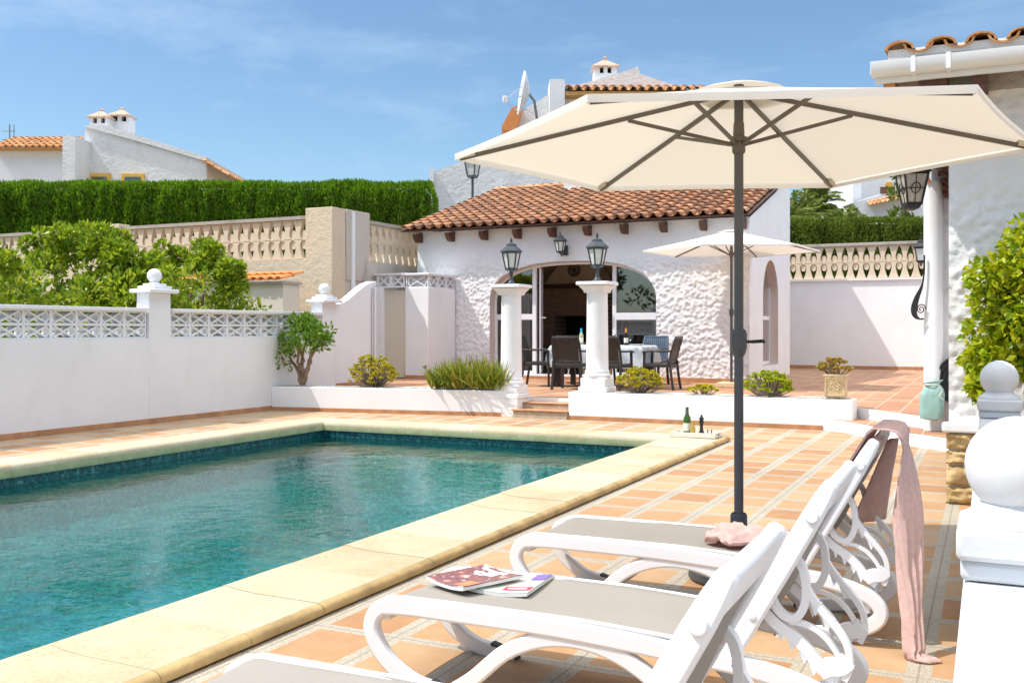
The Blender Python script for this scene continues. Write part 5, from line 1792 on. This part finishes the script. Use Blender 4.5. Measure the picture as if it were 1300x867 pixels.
bg = thing('drawstring_bag', 'mint green drawstring bag leaning on the villa\'s pilaster', 'bag', (-.60, 12.33, TZ))
mb = MB().lathe((0, 0, 0), [(.06, 0), (.118, .012), (.128, .06), (.130, .12), (.128, .20), (.122, .28), (.112, .34), (.088, .375), (.070, .388), (.095, .42), (.105, .435), (.06, .41)], 40)
def bagpt(p):
    a = math.atan2(p[1], p[0]); r = math.hypot(p[0], p[1])
    k = 1 / (abs(math.cos(a)) ** 3.2 + abs(math.sin(a)) ** 3.2) ** (1 / 3.2)
    w = 1 + .10 * noise.noise((p[0] * 14, p[1] * 14, p[2] * 9)) + (.05 * math.sin(a * 11) if p[2] > .25 else 0)
    return (-.585 + r * k * w * math.cos(a) * .98 + .03 * p[2], 12.30 + r * k * w * math.sin(a) * .62, TZ + .004 + p[2] * (1 + .05 * math.cos(a)))
mb.v = [bagpt(p) for p in mb.v]
mb.build('bag_body', 'mint_cloth', bg, smooth=60)
MB().tube([(-.50, 12.18, TZ + .40), (-.47, 12.19, TZ + .34), (-.50, 12.18, TZ + .28), (-.46, 12.2, TZ + .24)], .006, 5).tube([(-.585 + .08 * math.cos(k / 16 * 6.283), 12.30 + .08 * math.sin(k / 16 * 6.283), TZ + .405) for k in range(17)], .007, 5).build('drawstring', 'cord_white', bg)
hs = MB()
for k in range(7):
    r_ = .15 + .02 * k
    hs.tube([(-.27 + r_ * math.cos(2 * math.pi * q / 32), 12.45 + .01 * (k % 2), .72 + r_ * 1.05 * math.sin(2 * math.pi * q / 32)) for q in range(33)], .012, 6)
tag(hs.build('hose_coil', 'black_iron', loc=(-.27, 12.45, .72), smooth=60), 'black coil hanging behind the villa\'s front corner', 'hose')

# garden wall with ball posts at the right edge
bw = thing('low_wall', 'low white wall running along the right edge, carrying ball finials', 'wall', (.06, 4.6, 0))
MB().box(-.05, .17, .2, VY - .12, -.02, .76).build('wall_body', 'shade_toned_white', bw, bevel=.012)
for y, lb in ((2.46, 'big white ball finial nearest the camera on the low wall'), (6.80, 'white ball finial farther along the low wall, below the bright shrub')):
    t = thing('ball_finial', lb, 'finial', (.06, y, .76), 0, 'ball finials on the low white wall')
    MB().box(-.055, .175, y - .115, y + .115, .762, .808).box(-.063, .183, y - .135, y + .135, .8085, .876).build('pedestal', 'shade_toned_white', t, bevel=.012)
    MB().lathe((.06, y, .877), [(.118, 0), (.116, .012), (.100, .022), (.080, .038), (.066, .06), (.06, .085), (.064, .1)], 32).build('neck', 'shade_toned_white', t, smooth=50)
    MB().ball((.06, y, 1.0), .109, 40, 24).build('ball', 'shade_toned_white', t, smooth=60)

# lime-green shrub against the villa
cen, rad = [], []
for k in range(150):
    d = Vector((random.gauss(0, 1), random.gauss(0, 1), random.gauss(0, 1))).normalized() * random.random() ** .4
    cen.append((.50 + d.x * .58, 7.70 + d.y * .28, 1.46 + d.z * .58)); rad.append(.12 + .05 * random.random())
for k in range(8):
    cen.append((.02 + random.uniform(-.12, .1), 7.6 + random.uniform(-.1, .1), random.uniform(.85, 1.15))); rad.append(.09)
make_tree('bright_shrub', 'bright lime-green leafy shrub against the villa wall', 'shrub', (.42, 7.75, 0), cen, rad, 105, 0, .062, .046, 'leaf_lime',
          [(.2, 7.7, 1.3), (.45, 7.75, 1.6), (.7, 7.7, 1.4), (.05, 7.65, 1.1)], .025, up=-.35)

# ------------------------------------------------------------------ houses beyond
def local_house(name, label, X, D, rz_extra=0.0):
    x, y = cam_frame(X, D)
    t = thing(name, label, 'house', (x, y, 2.3), TH + rz_extra)
    Mx = root_matrix(t) @ Matrix.Translation((-X, -D, -2.3))

    def put(mb, nm, mat, parent=None, **kw):
        mb.v = [tuple(Mx @ Vector(p)) for p in mb.v]
        return mb.build(nm, mat, parent or t, **kw)
    return t, put


# coordinates below: X right, Y away from the camera foot, metres
k45 = 45 / 1270
def f45(px, py, D=45):
    k = D / 1270
    return ((px - 650) * k, 1.3 + (418 - py) * k)
t, put = local_house('far_house', 'white house with two square chimneys beyond the hedge at far left', -18, 45)
g = [f45(100, 232), f45(108, 161), f45(180, 182), f45(262, 206), f45(265, 232)]
g[0] = (g[0][0], 2.3); g[-1] = (g[-1][0], 2.3)
put(MB().prism([(x, 45, z) for x, z in g], (0, 8, 0)), 'gable_wall', 'far_white')
g2 = [f45(104, 164), f45(140, 158), f45(263, 199), f45(263, 207), f45(108, 164)]
put(MB().prism([(x, 44.9, z) for x, z in [f45(107, 160.5), f45(137, 160), f45(263, 200), f45(262, 205.5), f45(180, 181.5), f45(112, 162.5)]], (0, 8.2, 0)), 'gable_coping', 'far_white')
x0, z0 = f45(8, 232); x1, z1 = f45(101, 196)
put(MB().box(x0, x1, 44.2, 50, 2.3, z1), 'wing_wall', 'far_white_clean')
put(MB().box(x1 - .05, x1 + .5, 43.4, 45, 2.3, f45(100, 181)[1]), 'pier', 'far_white')
g = [f45(12, 195), f45(14, 187), f45(40, 174), f45(70, 173), f45(85, 174), f45(104, 168), f45(104, 195)]
put(MB().prism([(x, 46.5, z) for x, z in g], (0, .4, 0)), 'parapet', 'far_white')
m = tile_roof(MB(), (x0 - .1, 43.7, z1 + .05), (1, 0, 0), (0, .93, .36), (0, -.36, .93), x1 - x0 + .1, 2.3, .30, .42, .015)
put(m, 'wing_roof', 'roof_tile_orange', smooth=60)
put(MB().box(x0 - .05, x1, 43.75, 44.2, z1 - .0, z1 + .09), 'eave', 'ochre_trim')
for px0, px1, ytop, D_ in ((114, 137, 150, 45.9), (139, 164, 148, 46.6)):
    a, zb_ = f45(px0, 172, D_); b, zt2 = f45(px1, ytop, D_)
    ch = put(MB().box(a, b, D_, D_ + .75, zb_ - .6, zt2 - .24).box(a, a + .14, D_, D_ + .75, zt2 - .24, zt2).box(b - .14, b, D_, D_ + .75, zt2 - .24, zt2).box((a + b) / 2 - .09, (a + b) / 2 + .09, D_, D_ + .75, zt2 - .24, zt2), 'chimney', 'far_white_clean')
    put(MB().box(a + .14, b - .14, D_ + .3, D_ + .6, zt2 - .24, zt2), 'flue', 'black_hole', ch)
    put(MB().lathe(((a + b) / 2, D_ + .37, zt2), [(.72, 0), (.70, .07), (.12, .36), (.10, .44), (.03, .5)], 4, math.pi / 4), 'chimney_roof', 'chimney_tile', ch)
for px0, px1 in ((113, 141), (155, 184)):
    a, zt2 = f45(px0, 221); b, zb_ = f45(px1, 252)
    w = put(MB().box(a, b, 44.90, 44.995, zb_, zt2), 'window', 'yellow_paint')
    put(MB().box(a + .15, b - .15, 44.88, 44.899, zb_, zt2 - .15), 'pane', 'glass', w)
m = tile_roof(MB(), (f45(262, 210)[0], 44.7, f45(262, 209)[1] + .25), (0, 1, 0), (-.86, 0, .5), (.5, 0, .86), 7.0, 1.2, .30, .4, .015)
mx = f45(291, 224)
m = tile_roof(MB(), (mx[0], 44.7, mx[1]), (0, 1, 0), (-.86, 0, .52), (.52, 0, .86), 7.0, 1.35, .30, .4, .015)
put(m, 'side_roof', 'roof_tile_orange', smooth=60)
t_ = thing('tv_antenna', 'thin tv antenna at the far left edge beside the white house', 'antenna', cam_frame(-22.8, 45.5) + (6.5,), TH)
A = lambda X, D_, z: Vector(cam_frame(X, D_) + (z,))
MB().tube([A(-22.85, 45.5, 6.5), A(-22.85, 45.5, 10.6)], .03, 6).tube([A(-23.2, 45.5, 10.3), A(-22.6, 45.5, 10.3)], .02, 5).tube([A(-23.2, 45.5, 9.9), A(-22.6, 45.5, 10.0)], .02, 5).tube([A(-22.65, 45.5, 9.6), A(-22.65, 45.5, 10.6)], .02, 5).build('mast', 'grey_metal', t_)

# house behind the pool house
k32 = 32 / 1270
def f32(px, py, D=32):
    k = D / 1270
    return ((px - 650) * k, 1.3 + (418 - py) * k)
t, put = local_house('neighbour_house', 'white neighbour house with satellite dish behind the pool house', 2, 32)
g = [f32(549, 300), f32(549, 219), f32(565, 213), f32(590, 205), f32(612, 200.5), f32(640, 200), f32(690, 206), f32(740, 216), f32(830, 225), f32(830, 300)]
put(MB().prism([(x, 32, z) for x, z in g], (0, .4, 0)), 'yard_wall', 'far_white')
put(MB().box(f32(546, 0)[0], f32(551, 0)[0], 31.7, 31.99, 2.3, f32(0, 216)[1]), 'wall_post', 'far_white_clean')
put(MB().box(f32(634, 0)[0], f32(638, 0)[0], 31.9, 31.99, 2.3, f32(0, 230)[1]), 'downpipe', 'gutter_white')
g = [f32(640, 300, 36), f32(650, 160, 36), f32(664, 140, 36), f32(699, 119, 36), f32(699, 300, 36)]
put(MB().prism([(x, 36, z * 1.0) for x, z in g], (0, 6, 0)), 'side_gable', 'far_white')
put(MB().box(f32(697, 0, 36)[0], f32(716, 0, 36)[0], 35.4, 37, 2.3, f32(0, 106, 36)[1]), 'corner_pier', 'far_white_clean')
g = [f32(714, 300, 36), f32(714, 106, 36), f32(735, 106, 36), f32(755, 101, 36), f32(785, 92, 36), f32(811, 83, 36), f32(813, 92, 36), f32(822, 95, 36), f32(875, 113, 36), f32(960, 130, 36), f32(960, 300, 36)]
put(MB().prism([(x, 36.2, z) for x, z in g], (0, 6, 0)), 'main_wall', 'far_white')
m = tile_roof(MB(), (f32(716, 0, 36)[0], 35.25, f32(0, 121, 36)[1]), (1, 0, 0), (0, .93, .30), (0, -.30, .93), 5.0, 1.2, .32, .42, .015)
put(m, 'eave_roof', 'roof_tile_orange', smooth=60)
put(MB().box(f32(717, 0, 36)[0], f32(716, 0, 36)[0] + 5.2, 35.3, 36.2, f32(0, 127, 36)[1], f32(0, 122, 36)[1]), 'eave', 'ochre_trim')
put(MB().box(f32(717, 0, 36)[0], f32(716, 0, 36)[0] + 5.2, 35.9, 36.19, 2.3, f32(0, 127, 36)[1]), 'upper_wall', 'far_white_clean')
m = MB()
vs_ = [f32(662, 138, 36), f32(664, 141, 36), f32(655, 170, 36), f32(640, 171, 36), f32(637, 166, 36), f32(650, 142, 36)]
put(MB().prism([(x, 35.3, z) for x, z in vs_], (0, 5, 0)), 'verge_roof', 'roof_tile_bright')
a, b = f32(756, 0, 36)[0], f32(785, 0, 36)[0]
zt2 = f32(0, 81, 36)[1]; zb_ = f32(0, 104, 36)[1]
ch = put(MB().box(a, b, 36.5, 37.3, zb_, zt2 - .22).box(a, a + .2, 36.5, 37.3, zt2 - .22, zt2).box(b - .2, b, 36.5, 37.3, zt2 - .22, zt2).box((a + b) / 2 - .07, (a + b) / 2 + .07, 36.5, 37.3, zt2 - .22, zt2), 'chimney', 'far_white_clean')
put(MB().box(a + .2, b - .2, 36.8, 37.1, zt2 - .22, zt2), 'flue', 'black_hole', ch)
put(MB().lathe(((a + b) / 2, 36.9, zt2), [(.70, 0), (.68, .06), (.10, .34), (.09, .44), (.03, .5)], 4, math.pi / 4), 'chimney_roof', 'chimney_tile', ch)

ds = thing('satellite_dish', 'large pale satellite dish seen edge-on on the neighbour house', 'satellite dish', cam_frame(.6, 33.5) + (8.0,), TH)
c0 = Vector((.56, 33.6, 1.3 + 298 * 33.6 / 1270))
def dish_pt(u, v):
    a = u * 2 * math.pi; r = .73 * v
    y, z = r * math.cos(a), r * math.sin(a)
    ax = Vector((-1, -.09, .14)).normalized(); e1 = Vector((-.09, 1, 0)).normalized(); e1 = (e1 - ax * e1.dot(ax)).normalized(); e2 = ax.cross(e1)
    p = c0 + e1 * y + e2 * z + ax * (.26 * v * v)
    return tuple(cam_frame(p.x, p.y)) + (p.z,)
dm = MB().grid(36, 8, dish_pt).build('reflector', 'dish_white', ds, smooth=60, solid=.03)
Wc = lambda X, D_, z: Vector(cam_frame(X, D_) + (z,))
MB().tube([Wc(.57, 33.6, c0.z), Wc(.75, 33.7, c0.z - .2), Wc(.85, 34, c0.z - .75), Wc(1.0, 35.0, c0.z - .95), Wc(1.35, 36, c0.z - .95)], .045, 8).build('arm', 'grey_metal', ds, smooth=60)
MB().tube([Wc(.5, 33.6, c0.z - .5), Wc(.2, 33.5, c0.z - .6), Wc(-.2, 33.45, c0.z - .25)], .018, 6).tube([Wc(.4, 33.6, c0.z + .3), Wc(-.2, 33.45, c0.z - .2)], .012, 6).build('feed_strut', 'wire', ds)
MB().lathe(Wc(-.24, 33.45, c0.z - .32), [(.07, 0), (.08, .05), (.08, .2), (.05, .22)], 12).build('receiver', 'dish_white', ds, smooth=40)

sl3 = thing('street_lamp', 'slim black lamp post with square lantern behind the pool house roof', 'street lamp', cam_frame(-1.12, 28.4) + (2.4,))
cx_, cy_ = cam_frame(-1.12, 28.4)
zl = 1.3 + (418 - 224) * 28.4 / 1270
MB().lathe((cx_, cy_, 2.4), [(.06, 0), (.045, 1.0), (.035, zl - 2.4 - .02)], 14).build('post', 'dark_metal', sl3, smooth=40)
lantern_head(sl3, (cx_, cy_, zl), 1.75, 4, 'frosted_glass', 'dark_metal')

# house at the right, behind palms
k40 = 40 / 1270
def f40(px, py): return ((px - 650) * k40, 1.3 + (418 - py) * k40)
t, put = local_house('hill_house', 'white house with a sloping balcony behind the back wall hedge', 15, 40)
zf = lambda py: f40(0, py)[1]
xf = lambda px: f40(px, 0)[0]
put(MB().prism([(x, 40, z) for x, z in [(xf(1071), 2.3), f40(1071, 226), f40(1090, 223), f40(1250, 180), (xf(1250), 2.3)]], (0, 6, 0)), 'house_wall', 'far_white_clean')
put(MB().box(xf(1068), xf(1078), 38.6, 40, 2.3, zf(228)), 'corner_pillar', 'far_white_clean')
put(MB().prism([(x, 38.2, z) for x, z in [f40(1071, 262), f40(1140, 240), f40(1140, 250), f40(1071, 272)]], (0, .2, 0)), 'balcony_rail', 'far_white_clean')
put(MB().box(xf(1096), xf(1113), 38.1, 38.19, zf(254), zf(246)), 'balcony_opening', 'dark_wood')
put(MB().prism([(x, 37, z) for x, z in [f40(1050, 270), f40(1120, 252), f40(1132, 262), f40(1132, 285), f40(1066, 288)]], (0, 1.1, 0)), 'canopy_wall', 'far_white_clean')
m = tile_roof(MB(), (xf(1066), 36.6, zf(275)), (.97, 0, .22), (0, .93, .36), (-.2, -.34, .9), 1.7, .7, .16, .3, .01)
put(m, 'canopy_tiles', 'roof_tile_orange', smooth=60)
w = put(MB().box(xf(1124), xf(1132), 39.9, 39.99, zf(251), zf(232)), 'window', 'yellow_paint')
# trees at the right back
x_, y_ = cam_frame(13.3, 34)
cen = []
for k in range(26):
    q = random.random(); a = random.uniform(0, 6.28)
    cen.append((x_ + math.cos(a) * .40 * (1 - q * .6), y_ + math.sin(a) * .40 * (1 - q * .6), 2.6 + q * 4.2))
make_tree('conifer', 'dark green conifer in front of the hillside house', 'tree', (x_, y_, 2.4), cen, [.28] * len(cen), 110, 0, .20, .07, 'leaf_hedge_far', [(x_, y_, 5.5)], .12, up=.9)


def palm(label, X, D, h, nf=24, fl=1.7):
    x, y = cam_frame(X, D)
    t = thing('palm_tree', label, 'palm tree', (x, y, 2.4), 0, 'palms and yuccas behind the right hedge')
    top = Vector((x, y, h))
    MB().tube([(x, y, 2.4), (x + .05, y, (2.4 + h) / 2), top], [.22, .17, .15], 10).build('trunk', 'palm_trunk', t, smooth=60)
    P, Q, Ls = [], [], []
    for k in range(nf):
        a = 2.4 * k; e = R(80) - R(115) * (k / nf) + random.uniform(-.15, .15)
        d = Vector((math.cos(a) * math.cos(e), math.sin(a) * math.cos(e), math.sin(e)))
        p = top.copy()
        side = d.cross(Vector((0, 0, 1))).normalized()
        n = 16
        for i in range(n):
            d2 = (d + Vector((0, 0, -1)) * (i / n) ** 2 * .9).normalized()
            p = p + d2 * fl / n
            for s in (-1, 1):
                P.append(tuple(p)); q = side * s * .9 + d2 * .7 + Vector((0, 0, -.15))
                Q.append(tuple(q)); Ls.append(.42 * math.sin(math.pi * (.15 + .8 * i / n)))
    leaf_cloud('crown', 'leaf_palm', np.array(P), np.array(Q), np.array(Ls), np.full(len(P), .09), t, fold=.2)
    return t


palm('shaggy palm rising left of the hillside house, tallest of the group', 11.55, 38, 6.0, 40, 1.05)
palm('low bushy palm at the left end of the right hedge', 10.35, 36, 5.0, 36, 1.3)
palm('palm directly beside the pool house gable, behind the hedge', 11.2, 40, 5.4, 36, 1.1)
palm('small yucca just above the right hedge', 11.0, 33, 4.5, 28, .9)
cen = [cam_frame(9.55 + random.uniform(-.8, .8), 33 + random.uniform(-.5, .5)) + (random.uniform(2.8, 4.2),) for _ in range(22)]
make_tree('garden_bush', 'olive green bush behind the right hedge beside the gable', 'bush', cam_frame(9.55, 33) + (2.4,), cen, [.42] * len(cen), 110, 0, .16, .07, 'leaf_hedge_far', [cam_frame(9.55, 33) + (3.6,)], .08)

# ------------------------------------------------------------------ light, sky, camera
sd = Vector((1.23, .81, -2.25)).normalized()
sun = bpy.data.lights.new('sun', 'SUN')
sun.energy = 3.3; sun.angle = R(.55); sun.color = (1, .965, .91)
so = bpy.data.objects.new('sun', sun); COL.objects.link(so)
so.rotation_euler = sd.to_track_quat('-Z', 'Y').to_euler()
so.location = (-10, -8, 20)

wd = bpy.data.worlds.new('World'); scene.world = wd
wd.use_nodes = True
nt = wd.node_tree
nt.nodes.clear()
sky = nt.nodes.new('ShaderNodeTexSky'); sky.sky_type = 'NISHITA'; sky.sun_disc = False
sky.sun_elevation = math.asin(-sd.z)
sky.sun_rotation = math.atan2(-sd.x, -sd.y)
sky.altitude = 50; sky.air_density = 1.0; sky.dust_density = .6; sky.ozone_density = 1.6
bgn = nt.nodes.new('ShaderNodeBackground'); bgn.inputs[1].default_value = .145
wo = nt.nodes.new('ShaderNodeOutputWorld')
tc = nt.nodes.new('ShaderNodeTexCoord')
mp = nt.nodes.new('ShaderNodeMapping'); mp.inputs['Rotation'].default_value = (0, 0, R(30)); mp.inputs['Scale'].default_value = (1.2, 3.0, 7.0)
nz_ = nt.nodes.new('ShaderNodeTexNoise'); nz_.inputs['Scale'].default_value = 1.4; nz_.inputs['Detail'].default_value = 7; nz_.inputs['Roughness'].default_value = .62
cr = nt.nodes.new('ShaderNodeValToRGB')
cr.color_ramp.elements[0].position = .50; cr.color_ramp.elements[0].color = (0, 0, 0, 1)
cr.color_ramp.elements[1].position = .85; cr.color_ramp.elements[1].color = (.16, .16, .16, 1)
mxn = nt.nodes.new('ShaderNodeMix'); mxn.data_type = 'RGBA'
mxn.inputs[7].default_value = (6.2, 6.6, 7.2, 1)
L_ = nt.links.new
L_(tc.outputs['Generated'], mp.inputs[0]); L_(mp.outputs[0], nz_.inputs['Vector']); L_(nz_.outputs['Fac'], cr.inputs[0])
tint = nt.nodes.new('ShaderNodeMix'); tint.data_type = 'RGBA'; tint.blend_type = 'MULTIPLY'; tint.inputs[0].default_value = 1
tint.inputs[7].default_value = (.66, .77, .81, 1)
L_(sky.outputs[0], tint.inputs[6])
# bright white veil added overhead, unseen, to raise fill light; thins towards the horizon
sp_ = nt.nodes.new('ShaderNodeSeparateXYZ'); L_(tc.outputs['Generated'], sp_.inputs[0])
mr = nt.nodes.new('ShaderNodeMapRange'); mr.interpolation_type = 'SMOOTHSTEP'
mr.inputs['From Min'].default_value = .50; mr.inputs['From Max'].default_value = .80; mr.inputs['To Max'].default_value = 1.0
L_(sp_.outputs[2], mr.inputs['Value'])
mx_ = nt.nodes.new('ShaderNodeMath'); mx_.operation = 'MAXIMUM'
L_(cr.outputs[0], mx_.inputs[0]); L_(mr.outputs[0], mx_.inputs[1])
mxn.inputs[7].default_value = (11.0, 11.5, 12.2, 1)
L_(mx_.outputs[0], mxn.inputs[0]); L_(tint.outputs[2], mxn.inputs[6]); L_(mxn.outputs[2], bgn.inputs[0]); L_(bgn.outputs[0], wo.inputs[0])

cam = bpy.data.cameras.new('camera')
cam.sensor_width = 36; cam.lens = 1270 / 1300 * 36
cam.shift_y = -15.5 / 1300
cam.clip_end = 3000; cam.clip_start = .05
co = bpy.data.objects.new('camera', cam); COL.objects.link(co)
co.location = (0, 0, 1.3); co.rotation_euler = (R(90), 0, TH)
scene.camera = co

vs = scene.view_settings
vs.view_transform = 'Standard'; vs.look = 'None'; vs.exposure = .47; vs.gamma = 1
vs.use_curve_mapping = False
scene.cycles.max_bounces = 8
scene.cycles.transparent_max_bounces = 12
scene.cycles.caustics_refractive = False
scene.cycles.caustics_reflective = False
